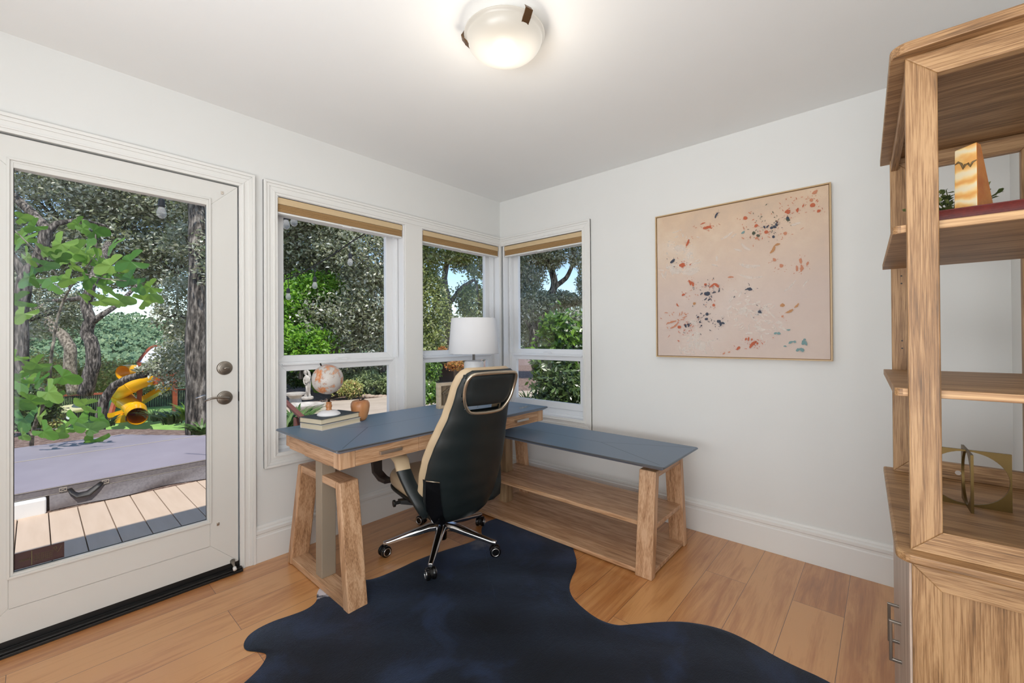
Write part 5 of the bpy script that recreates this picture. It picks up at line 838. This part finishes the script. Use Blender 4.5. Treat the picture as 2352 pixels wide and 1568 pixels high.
# fig tree
fg = thing('fig_tree', 'young fig tree with large lobed leaves close outside the door', 'tree', A_(72, 1020, 4.9)); m = MB(); FD = 4.6
S_ = [[(72, 1030, 4.9), (76, 985, 4.8), (95, 940, 4.7), (112, 890, 4.65), (122, 780, 4.6), (132, 730, 4.6), (148, 685, 4.6)], [(148, 685, 4.6), (165, 655, 4.5), (190, 625, 4.4), (205, 605, 4.3), (222, 580, 4.3)], [(160, 660, 4.5), (135, 640, 4.4), (105, 600, 4.3), (60, 555, 4.2), (35, 530, 4.2)], [(190, 628, 4.4), (240, 640, 4.3), (290, 645, 4.3)], [(222, 580, 4.3), (220, 540, 4.3), (222, 515, 4.3)], [(74, 1000, 4.8), (60, 985, 4.8), (40, 970, 4.7)], [(112, 900, 4.65), (70, 880, 4.5), (35, 850, 4.4)], [(80, 985, 4.8), (150, 985, 4.8), (195, 950, 4.9)]]
for i, s in enumerate(S_): branch(m, [A_(*q) for q in s], .020 if i == 0 else .009, .010 if i == 0 else .005, 7, .1)
m.build('trunk', 'barkpale', fg, smooth=True)
def figleaf(m, c, right, up, s):
    c, right, up = Vector(c), Vector(right).normalized(), Vector(up).normalized(); n = right.cross(up); pts = []
    for k in range(37):
        a = -math.radians(150)+math.radians(300)*k/36; lobe = max(0, math.cos(a*2.45))**.7; r_ = s*(.50+.50*lobe*(1-.22*abs(a)/2.6)); rip = 1+.04*math.sin(a*23); x, y = math.sin(a)*r_*rip, math.cos(a)*r_*rip
        pts.append(c+right*x+up*y+n*(-.22*(x*x+y*y)/s-.10*s*math.sin(a*2.45*2)*.3))
    m.add([c]+pts, [(0, k+1, k+2) for k in range(36)])
LV = MB(); rf = random.Random(11)
LP = [(60, 590), (95, 575), (140, 560), (100, 610), (70, 640), (130, 590), (165, 610), (200, 560), (225, 600), (250, 640), (205, 640), (235, 665), (280, 640), (300, 600), (315, 660), (190, 685), (160, 640), (240, 600), (330, 690), (120, 650), (150, 590), (215, 530), (190, 525), (260, 560), (50, 545), (80, 520), (45, 500), (275, 690), (230, 690), (345, 660), (180, 580), (300, 640), (255, 610), (60, 840), (90, 870), (45, 880), (110, 900), (70, 920), (40, 930), (55, 960), (90, 955), (50, 1000), (100, 990), (150, 985), (180, 960), (205, 985), (195, 930), (225, 960), (60, 870), (35, 820), (85, 835), (40, 690), (55, 720), (120, 1000), (215, 1010)]
LP += [(rf.uniform(40, 350), 590+rf.gauss(20, 45)) for _ in range(9)]+[(rf.uniform(35, 210), rf.uniform(840, 1000)) for _ in range(5)]
for px, py in LP:
    d = 4.3+rf.uniform(-.25, .3); c = A_(px, py, d); s = rf.uniform(.10, .165); a = rf.uniform(-2.6, 2.6); tilt = rf.uniform(-.2, 1.0)
    up = Vector(CR)*math.sin(a)+Vector((0, 0, -1))*(math.cos(a)*.7+.35)+Vector(CF)*rf.uniform(-.5, .3); up.normalize(); rg = up.cross(Vector(CF)*-1+Vector((0, 0, rf.uniform(-.9, .3)))+Vector(CR)*rf.uniform(-.5, .5))
    figleaf(LV, c, rg, up, s)
LV.build('foliage', 'fig', fg, smooth=False)
# fence
fn = thing('garden_fence', 'dark picket fence with a red cedar top rail beyond the lawn', 'fence', A_(180, 940, 18))
m = MB(); pa, pb = np.array(A_(50, 912, 15.9)), np.array(A_(245, 902, 15.9)); pc, pd = np.array(A_(320, 898, 19.5)), np.array(A_(440, 892, 19.5)); pc2 = np.array(A_(262, 902, 18.5))
for a, b in ((pa, pb), (pc2, pd)):
    z = np.array([0, 0, .055]); o_ = np.array([.0, .1, 0]); m.hexa([tuple(q) for q in (a-z, b-z, b-z+o_, a-z+o_, a+z*.3, b+z*.3, b+z*.3+o_, a+z*.3+o_)])
m.build('top_rail', 'redwood', fn); m = MB()
for a, b, n in ((pa, pb, 46), (pc2, pd, 46)):
    for k in range(n): p = a+(b-a)*k/(n-1); m.box(p[0]-.02, p[1]-.02, p[2]-.95, p[0]+.02, p[1]+.02, p[2]-.05)
    p, q = a.copy(), b.copy(); p[2] -= .9; q[2] -= .9; m.tube([p, q], .03, 4)
m.build('pickets', 'iron', fn)
# play tower
pt = thing('play_tower', 'red cedar play tower with white canopy and two yellow slides', 'playset', A_(375, 966, 15)); K = 15/FPX; D0 = 15.0
RTv = Vector(CR); FWv = Vector((CF[0], CF[1], 0)).normalized()
def post(px, py0, py1, d, name, w=.06): a, b = Vector(A_(px, py0, d)), Vector(A_(px, py1, d)); return MB().box(a.x-w, a.y-w, min(a.z, b.z), a.x+w, a.y+w, max(a.z, b.z)).build(name, 'redwood', pt)
for px, d in ((320, 14.6), (322, 16.2), (402, 14.6), (400, 16.2)): post(px, 968, 832, d, 'post')
post(294, 966, 940, 14.7, 'slide_support', .07); post(304, 966, 950, 14.4, 'slide_support', .07)
m = MB(); m.tube([A_(262, 925, 15.5), A_(251, 962, 15.2)], .09, 6); m.build('swing_brace', 'redwood', pt)
a, b, c, d = [Vector(A_(*q)) for q in ((318, 877, 14.6), (410, 876, 14.6), (408, 872, 16.3), (320, 872, 16.3))]
z = Vector((0, 0, .08)); MB().hexa([a-z, b-z, c-z, d-z, a+z, b+z, c+z, d+z]).build('platform', 'redwood', pt)
for k in range(11):
    p = a.lerp(b, k/10); MB().box(p.x-.028, p.y-.02, p.z, p.x+.028, p.y+.02, p.z+.56).build('baluster', 'redwood', pt)
for q_, r_ in ((a, b), (d, c)): MB().tube([q_+Vector((0, 0, .58)), r_+Vector((0, 0, .58))], .05, 6).build('handrail', 'redwood', pt)
# barrel canopy
m = MB(); a0, b0 = Vector(A_(316, 834, 14.7)), Vector(A_(372, 834, 15.0)); nz_ = Vector((0, 0, 1)); ac = (b0-a0); dpt = FWv*1.5
m.grid(lambda u, v: tuple(a0+ac*v+dpt*u+nz_*(.56*math.sin(PI*min(1, .02+u*.96)))), 16, 8)
m.grid(lambda u, v: tuple(a0+ac*v+dpt*u+nz_*(.56*math.sin(PI*min(1, .02+u*.96))-.02)), 16, 8); m.build('canopy', 'tarp', pt, smooth=True)
m = MB(); m.tube([tuple(a0+dpt*(k/12)+nz_*(.58*math.sin(PI*k/12))) for k in range(13)], .05, 6); m.build('canopy_arch', 'redwood', pt)
def tubepath(P_, r, n=22, open_=True): 
    m = MB(); Q = [np.array(p) for p in P_]; out = []
    for i in range(len(Q)-1):
        p0, p1, p2, p3 = Q[max(i-1, 0)], Q[i], Q[i+1], Q[min(i+2, len(Q)-1)]
        for k in range(8): t_ = k/8; out.append(.5*((2*p1)+(-p0+p2)*t_+(2*p0-5*p1+4*p2-p3)*t_**2+(-p0+3*p1-3*p2+p3)*t_**3))
    out.append(Q[-1]); m.tube(out, r, n, caps=False); m.tube(out, r*.95, n, caps=False); return m, out
m, o1 = tubepath([A_(350, 866, 14.8), A_(322, 874, 14.4), A_(292, 888, 14.2), A_(277, 900, 14.5), A_(280, 914, 14.8), A_(296, 926, 14.6), A_(312, 943, 14.2), A_(316, 951, 13.8), A_(316, 956, 13.4)], .27)
ts = m.build('tube_slide', 'yellow', pt, smooth=True); m = MB()
for i in (0, 14, 24, 36, 48): 
    t_ = Vector(o1[min(i+1, len(o1)-1)]-o1[max(i-1, 0)]).normalized(); m.disc(Vector(o1[i])-t_*.02, t_, .285, .04, 24)
m = MB()
for i in (0, 14, 24, 36, 48):
    t_ = Vector(o1[min(i+1, len(o1)-1)]-o1[max(i-1, 0)]).normalized(); a_ = t_.cross(Vector((0, 0, 1))).normalized(); b_ = a_.cross(t_); m.tube([Vector(o1[i])+a_*.275*math.cos(2*PI*k/24)+b_*.275*math.sin(2*PI*k/24) for k in range(24)], .02, 6, closed=True)
m.build('tube_flange', 'yellow', ts, smooth=True)
m, o2 = tubepath([A_(282, 856, 15.0), A_(300, 854, 15.3), A_(325, 856, 15.6)], .26); m.build('crawl_tube', 'yellow', pt, smooth=True)
m = MB(); pts = [Vector(A_(*q)) for q in ((406, 876, 15.0), (385, 889, 15.2), (350, 909, 15.4), (315, 930, 15.5), (290, 947, 15.5), (270, 953, 15.4), (258, 954, 15.3))]
vs = []
for p in pts: 
    for u, h in ((-.24, .12), (-.2, 0), (.2, 0), (.24, .12), (.2, -.05), (-.2, -.05)): vs.append(p+FWv*u+Vector((0, 0, h)))
fs = [(i*6+j, i*6+(j+1) % 6, i*6+6+(j+1) % 6, i*6+6+j) for i in range(len(pts)-1) for j in range(6)]+[tuple(range(6))]; m.add(vs, fs).build('open_slide', 'yellow', pt)
p = Vector(A_(277, 958, 15.3)); MB().box(p.x-.15, p.y-.15, p.z-.2, p.x+.15, p.y+.15, p.z+.1).build('slide_foot', 'yellow', pt)
# golf cart
gc = thing('golf_cart', 'small cream and black ride-on cart parked on the lawn', 'cart', A_(145, 968, 14.5)); gx, gy, gz = gc.location
def gp(px, py, d=14.5): return Vector(A_(px, py, d))
for px, d in ((124, 14.2), (158, 14.2), (126, 15.), (160, 15.)):
    c = gp(px, 957, d); wl = MB().disc(c, FWv, .17, .1, 22).build('wheel', 'black', gc, smooth=True, auto=40); MB().disc(c-FWv*.012, FWv, .085, .02, 16).build('hub', 'white', wl, smooth=True, auto=40)
m = MB(); a, b = gp(120, 948, 14.25), gp(165, 950, 14.25); m.hexa([a, b, b+FWv*.7, a+FWv*.7, a+Vector((0, 0, .2)), b+Vector((0, 0, .12)), b+FWv*.7+Vector((0, 0, .12)), a+FWv*.7+Vector((0, 0, .2))]); m.build('body', 'cream', gc, bevel=.04)
a = gp(136, 945, 14.35); MB().box(a.x-.25, a.y-.2, a.z, a.x+.25, a.y+.25, a.z+.12).box(a.x-.25, a.y+.1, a.z, a.x-.1, a.y+.5, a.z+.4).build('seat', 'black', gc, bevel=.03)
m = MB(); m.tube([gp(126, 946), gp(130, 936)], .02, 8); c = gp(131, 935); m.tube([c+Vector((.12*math.cos(2*PI*k/16), .12*math.sin(2*PI*k/16), .03*math.sin(2*PI*k/16))) for k in range(5)], .015, 6, closed=True); m.build('steering_wheel', 'black', gc)
# strap-leaved plants
def strapplant(px, py, d, n, L, label, mat='strap', wd=.02, spread=1.):
    t = thing('strap_leaf_plant', label, 'plant', A_(px, py, d), group='strap leaved plants in the beds'); m = MB(); b = Vector(A_(px, py, d)); rr = random.Random(int(px*7+py))
    for _ in range(n):
        a = rr.uniform(0, 2*PI); dr = Vector((math.cos(a), math.sin(a), 0)); l = L*rr.uniform(.6, 1.1); q = b+dr*rr.uniform(0, .12*L*3); w_ = dr.cross(Vector((0, 0, 1)))*wd*rr.uniform(.7, 1.3); p = []
        for k in range(6): s = k/5; p.append(q+dr*(l*.75*spread*s*s)+Vector((0, 0, 1))*(l*(s-.5*s*s*spread)))
        vs = []
        for k, v in enumerate(p): f = 1-(k/5)**2*.95; vs += [v-w_*f, v+w_*f]
        m.add(vs, [(2*k, 2*k+1, 2*k+3, 2*k+2) for k in range(5)])
    m.build('foliage', mat, t); return t
for a in ((356, 966, 13, 80, .6, 'tall grassy clump right of the yellow slide'), (246, 978, 11.5, 50, .5, 'grassy clump at the foot of the leaning oak'), (395, 972, 10, 110, .6, 'spreading green clump by the dark trunk'), (430, 962, 9, 90, .6, 'dense green clump against the dark trunk'), (463, 1000, 5.6, 70, .35, 'green clump at the tub corner'), (680, 990, 5.2, 90, .5, 'dark green clump below the red rail'), (655, 1000, 4.6, 60, .5, 'green clump at the window corner'), (735, 900, 9.3, 110, .42, 'light green clump beside the statue')): strapplant(*a, mat='glossy' if a[0] in (430, 735) else 'strap', wd=.022)
# canopies beyond the windows
tree('oak_tree', 'dense silver-leaved oak filling the window nearest the door', 'tree', A_(780, 870, 11.5), [([A_(820, 880, 11.5), A_(800, 780, 11.5), A_(830, 700, 11.5), A_(790, 560, 11.5)], .22, .1), ([A_(560, 640, 11), A_(680, 632, 11), A_(760, 628, 11), A_(850, 610, 11), A_(960, 640, 11)], .07, .10), ([A_(880, 860, 11), A_(872, 760, 11), A_(880, 640, 11)], .08, .04)],
     [EL(700, 560, 10.8, 110, 90), EL(840, 580, 10.6, 110, 90), EL(770, 470, 10.6, 160, 80), EL(860, 700, 10.8, 90, 90), EL(760, 730, 10.4, 90, 80), EL(680, 760, 11, 80, 90), EL(620, 520, 11, 90, 140), EL(830, 800, 11, 90, 60), EL(560, 700, 11.5, 80, 120), EL(700, 660, 11.6, 120, 90)], 105000, .050, .022, 'oakleaf', twigs=6, clumps=26, spread=.14)
tree('lime_shrub', 'bright lime green leafy tree behind the left window bulbs', 'tree', A_(680, 870, 9.8), [([A_(690, 870, 9.8), A_(700, 780, 9.8), A_(720, 690, 9.8)], .05, .02)], [EL(675, 700, 9.9, 55, 60), EL(690, 790, 9.6, 70, 50), EL(740, 660, 10.3, 55, 35), EL(640, 760, 9.8, 60, 90)], 15000, .055, .024, 'lime', clumps=22, twigs=2)
tree('oak_tree', 'open green oak with blue sky showing through behind the lamp', 'tree', A_(1020, 830, 13.5), [([A_(1035, 850, 13.5), A_(1030, 740, 13.5), A_(1028, 690, 13.5), A_(1020, 640, 13.5), A_(1035, 560, 13.5)], .16, .07), ([A_(1030, 700, 13.5), A_(1060, 660, 13.5), A_(1092, 640, 13.5), A_(1100, 690, 13.5)], .08, .03), ([A_(1024, 660, 13.5), A_(1000, 640, 13.5), A_(985, 610, 13.5)], .06, .03)],
     [EL(985, 600, 13, 34, 60), EL(1050, 590, 13.4, 40, 34), EL(990, 720, 12.6, 45, 90), EL(1095, 600, 13.6, 34, 46), EL(1085, 690, 13.8, 46, 40), EL(1040, 500, 13, 120, 45), EL(980, 790, 12.4, 46, 50), EL(945, 650, 12.6, 40, 120)], 34000, .055, .025, 'oakgreen', twigs=5, clumps=20)
tree('oak_tree', 'silvery oak with twisting limbs beyond the corner window', 'tree', A_(1250, 850, 15), [([A_(1235, 850, 15), A_(1225, 760, 15), A_(1262, 700, 15), A_(1275, 650, 15), A_(1262, 600, 15), A_(1240, 540, 15)], .2, .08), ([A_(1272, 660, 15), A_(1300, 640, 15), A_(1320, 600, 15), A_(1310, 560, 15)], .1, .04), ([A_(1225, 770, 15), A_(1205, 720, 15), A_(1200, 680, 15)], .09, .04)],
     [EL(1215, 620, 14.6, 46, 50), EL(1260, 585, 14.4, 50, 36), EL(1230, 700, 14.8, 60, 36), EL(1330, 585, 14.2, 30, 36), EL(1345, 660, 15, 26, 40), EL(1290, 690, 15.4, 60, 20), EL(1270, 500, 14, 120, 50), EL(1195, 700, 15.5, 50, 90), EL(1160, 620, 15, 50, 90)], 36000, .06, .027, 'oakleaf', twigs=6, clumps=20)
tree('oak_tree', 'pale distant oak beyond the shrubs of the corner window', 'tree', A_(1290, 800, 24), None, [EL(1210, 760, 24, 60, 50), EL(1280, 745, 24, 60, 40), EL(1350, 730, 24, 50, 50), EL(1130, 760, 25, 60, 60), EL(1060, 770, 25, 60, 50), EL(980, 800, 24, 60, 40)], 14000, .11, .06, 'oakleaf')
# big-leaved shrub near the corner window
t = thing('laurel_shrub', 'glossy large-leaved shrub close outside the corner window', 'shrub', A_(1290, 1010, 5.2)); m = MB()
for k in range(12): a = RS.uniform(1225, 1345); branch(m, [A_(1290+RS.uniform(-30, 30), 1000, 5.2), A_((a+1290)/2, 880, 5.2), A_(a, RS.uniform(720, 790), 5.1)], .018, .006, 5)
m.build('stems', 'bark', t, smooth=True); C = blobs([EL(1300, 790, 5.1, 60, 70), EL(1250, 830, 5.2, 36, 50), EL(1320, 900, 5.2, 70, 60), EL(1260, 760, 5.1, 30, 30), EL(1375, 800, 5.1, 50, 90)], 3000, 16, .2); V, F = leafquads(C, .055, .021); fast('foliage', V, F, 'glossy', t)
t = thing('dark_shrub', 'dark leafy shrub low outside the corner window', 'shrub', A_(1270, 1010, 4.9)); C = blobs([EL(1290, 880, 4.9, 70, 50), EL(1250, 930, 4.8, 40, 30), EL(1340, 940, 4.8, 60, 50)], 4200, 16, .2); V, F = leafquads(C, .04, .014); fast('foliage', V, F, 'dark', t)
strapplant(1212, 925, 4.9, 26, .28, 'small palm-like plant on the pale path by the corner window', 'dark', .012)
# hedge and beds at the patio
t = thing('hedge', 'rounded clipped hedge behind the patio', 'hedge', A_(840, 905, 11.5)); C = blobs([EL(795, 883, 10.9, 40, 26), EL(850, 878, 10.9, 46, 30), EL(905, 880, 11., 40, 28), EL(960, 884, 11.2, 40, 24)], 16000, 60, .08, .8); V, F = leafquads(C, .035, .018); fast('foliage', V, F, 'hedge', t)
t = thing('low_shrub', 'yellow green airy shrub in front of the hedge', 'shrub', A_(820, 908, 10.6)); C = blobs([EL(806, 893, 10.1, 24, 18), EL(778, 897, 10., 16, 14)], 2600, 14, .2); V, F = leafquads(C, .03, .014); fast('foliage', V, F, 'bush', t)
t = thing('dark_shrub', 'dark tall shrub behind the statue', 'shrub', A_(700, 880, 11.5)); C = blobs([EL(690, 862, 11.5, 46, 26), EL(740, 862, 12, 40, 24)], 7000, 24, .15); V, F = leafquads(C, .045, .02); fast('foliage', V, F, 'dark', t)
t = thing('autumn_shrub', 'orange leaved shrub beyond the lamp', 'shrub', A_(1045, 850, 10.5)); C = blobs([EL(1046, 838, 10.5, 20, 12), EL(1016, 803, 11.8, 10, 7)], 900, 14, .2); V, F = leafquads(C, .035, .02); fast('foliage', V, F, 'autumn', t)
t = thing('green_shrub', 'bright green bush low behind the picture frame', 'shrub', A_(995, 860, 9.5)); C = blobs([EL(990, 850, 9.5, 22, 22), EL(985, 905, 7.6, 40, 20)], 3600, 14, .2); V, F = leafquads(C, .04, .018); fast('foliage', V, F, 'glossy', t)
t = thing('stone_wall', 'low weathered stone kerb at the back of the patio', 'wall', A_(860, 915, 10.4)); m = MB(); rr = random.Random(2)
for k in range(14): px = 838+k*9.; a = Vector(A_(px, 910+.3*k, 10.3)); m = MB().ball(a, .075, 10, 7, (1.2, .9, rr.uniform(.6, .85))); m.build('stone', 'timber', t, smooth=True)
# low dark wall and fence at left of window 1
t = thing('retaining_wall', 'grey block wall behind the statue', 'wall', A_(680, 905, 12.5)); a, b = Vector(A_(640, 903, 12.4)), Vector(A_(700, 901, 12.8)); m = MB(); h_ = Vector((0, 0, .34)); m.hexa([a, b, b+FWv*.2, a+FWv*.2, a+h_, b+h_, b+FWv*.2+h_, a+FWv*.2+h_]); m.build('blocks', P('grey_block', (110, 108, 108), .9), t)
m = MB()
for k in range(14): p = a.lerp(b, k/13)+h_+FWv*.1; m.tube([p, p+Vector((0, 0, .36))], .012, 5)
m.tube([a+h_+FWv*.1+Vector((0, 0, .34)), b+h_+FWv*.1+Vector((0, 0, .34))], .015, 5); m.build('railing', 'iron', t)
t = thing('garden_wall', 'brown board wall behind the hedge', 'wall', A_(850, 870, 13.5)); a, b = Vector(A_(745, 880, 13.5)), Vector(A_(1060, 878, 13.8)); h_ = Vector((0, 0, .75)); MB().hexa([a, b, b+FWv*.1, a+FWv*.1, a+h_, b+h_, b+FWv*.1+h_, a+FWv*.1+h_]).build('boards', P('dark_brown_boards', (74, 60, 48), .9), t)
# statue, basin, pedestal
SD = 8.9; sx0, sy0, sz0 = A_(706, 910, SD); k_ = SD/FPX; t = thing('garden_statue', 'weathered white robed figure statue standing by the fountain', 'statue', (sx0, sy0, sz0))
m = MB(); Hh = 60*k_
pr = [(.105, 0), (.11, .03), (.10, .05), (.085, .10), (.075, .2), (.078, .32), (.09, .42), (.10, .50), (.105, .60), (.10, .68), (.085, .76), (.045, .80), (.035, .83), (.05, .86), (.058, .91), (.05, .96), (.02, 1.0), (.002, 1.005)]
vs = []; fs = []; n = 26
for i, (r_, z) in enumerate(pr):
    lean = .03*math.sin(z*5)-(.05 if z > .82 else 0)*1.0
    for j in range(n): a = 2*PI*j/n; fold = 1+.10*math.sin(a*7+z*4)*(z < .75); q = Vector((sx0, sy0, sz0))+RTv*(r_*1.12*fold*math.cos(a)+lean)*Hh+FWv*(r_*.85*fold*math.sin(a))*Hh+Vector((0, 0, z*Hh)); vs.append(q)
for i in range(len(pr)-1):
    for j in range(n): fs.append((i*n+j, i*n+(j+1) % n, (i+1)*n+(j+1) % n, (i+1)*n+j))
m.add(vs, fs); B_ = Vector((sx0, sy0, sz0))
def sp(u, z, f=0.): return B_+RTv*u*Hh+FWv*f*Hh+Vector((0, 0, z*Hh))
m.tube([sp(.10, .72, -.03), sp(.115, .6, -.07), sp(.02, .53, -.10), sp(-.05, .56, -.10)], [.035*Hh, .032*Hh, .025*Hh, .02*Hh], 10); m.tube([sp(-.09, .72, -.03), sp(-.115, .6, -.05), sp(-.07, .50, -.09), sp(-.02, .44, -.10)], [.035*Hh, .03*Hh, .025*Hh, .018*Hh], 10)
m.tube([sp(0, .40, -.08), sp(.03, .25, -.10), sp(.06, .06, -.09)], [.03*Hh, .035*Hh, .04*Hh], 8); m.tube([sp(-.06, .95, -.01), sp(-.02, .99, .02), sp(.03, .93, .04), (sp(.07, .80, .04)), sp(.10, .68, .03)], [.02*Hh, .04*Hh, .05*Hh, .05*Hh, .03*Hh], 10)
m.build('figure', 'marble', t, smooth=True); MB().lathe([(.10, -.06), (.12, -.05), (.12, -.015), (.10, 0)], (sx0, sy0, sz0), 24).build('plinth', 'marble', t, smooth=True, auto=40)
bx_, by_, bz_ = A_(705, 946, 6.6); t = thing('fountain_basin', 'round pale stone basin below the statue', 'fountain', (bx_, by_, bz_)); MB().lathe([(.10, -.15), (.11, -.02), (.14, 0), (.21, .05), (.245, .10), (.25, .125), (.235, .13), (.22, .115), (.16, .09), (.01, .085)], (bx_, by_, bz_), 40).build('bowl', 'marble', t, smooth=True, auto=50)
bx_, by_, bz_ = A_(678, 930, 7.6); t = thing('stone_pedestal', 'carved white fountain pedestal at the left of the statue', 'pedestal', (bx_, by_, bz_)); m = MB(); m.lathe([(.15, 0), (.15, .03), (.11, .05), (.09, .12), (.12, .17), (.17, .19), (.17, .22), (.15, .22)], (bx_, by_, bz_), 24); m.build('pedestal', 'marble', t, smooth=True, auto=40)
t = thing('handrail', 'red brown timber handrail sloping down outside the left window', 'handrail', A_(685, 975, 4.2)); a, b = Vector(A_(640, 908, 4.5)), Vector(A_(712, 975, 3.85)); m = MB(); z = Vector((0, 0, .014)); y_ = Vector((.03, .03, 0)); m.hexa([a-z-y_, b-z-y_, b-z+y_, a-z+y_, a+z-y_, b+z-y_, b+z+y_, a+z+y_]).build('rail', 'railpaint', t, bevel=.004)
p = Vector(A_(685, 955, 4.1)); MB().box(p.x-.035, p.y-.035, -.25, p.x+.03, p.y+.03, p.z-.012).build('post', 'railpaint', t, bevel=.004)
# neighbouring house
t = thing('neighbour_house', 'tan neighbouring house with a white gable edge behind the trees', 'house', A_(1030, 850, 14.2)); d = 14.2
a, b = Vector(A_(1004, 850, d)), Vector(A_(1075, 850, d)); pk = Vector(A_(1012, 772, d)); m = MB(); top = Vector(A_(1010, 778, d)); e = Vector(A_(1075, 815, d))
bb = FWv*3; m.hexa([a, b, b+bb, a+bb, top, e, e+bb, top+bb]); m.build('wall', 'stucco', t)
r0_, r1_ = Vector(A_(998, 771, d-.2)), Vector(A_(1080, 818, d-.2)); z = Vector((0, 0, .05)); MB().hexa([r0_-z, r1_-z, r1_+bb-z, r0_+bb-z, r0_+z, r1_+z, r1_+bb+z, r0_+bb+z]).build('roof_edge', 'white', t)
# string lights
def bulbstring(cord, bulbs, label):
    t = thing('string_lights', label, 'string lights', cord[0]); m = MB()
    m.tube([tuple(p) for p in cord], .0065, 6); m.build('cord', 'black', t, smooth=True)
    for (x, y, z), dr in bulbs:
        m = MB(); m.tube([(x, y, z), (x, y, z-dr)], .004, 6); m.lathe([(.008, -dr), (.018, -dr-.01), (.021, -dr-.055), (.017, -dr-.06)], (x, y, z), 16); s = m.build('socket', 'black', t, smooth=True, auto=40)
        MB().lathe([(.015, -dr-.058), (.022, -dr-.075), (.029, -dr-.10), (.027, -dr-.12), (.015, -dr-.136), (.001, -dr-.14)], (x, y, z), 18, cap=False).build('bulb', 'bulb', s, smooth=True)
    return t
cpts = [at(500, 765, 5.6), at(560, 700, 5.3), at(605, 668, 5.2), at(652, 643, 5.0), at(690, 628, 4.9), at(722, 611, 4.8), at(765, 585, 4.7), at(803, 558, 4.6), at(840, 535, 4.4), at(900, 480, 4.1), at(1000, 390, 3.6)]
bulbstring(cpts, [(A_(662, 640, 4.98), .11), (A_(723, 611, 4.8), .12), (A_(804, 558, 4.6), .11)], 'black cord of glass bulbs sagging across the left window')
c2 = [at(250, 330, 2.9), at(371, 400, 2.95), at(520, 440, 3.2), at(640, 452, 3.5), at(672, 450, 3.6), at(760, 440, 3.9)]
bulbstring(c2, [(A_(371, 400, 2.95), .17), (A_(657, 452, 3.5), .13), (A_(675, 450, 3.6), .12)], 'black cord of glass bulbs hanging high along the house wall')
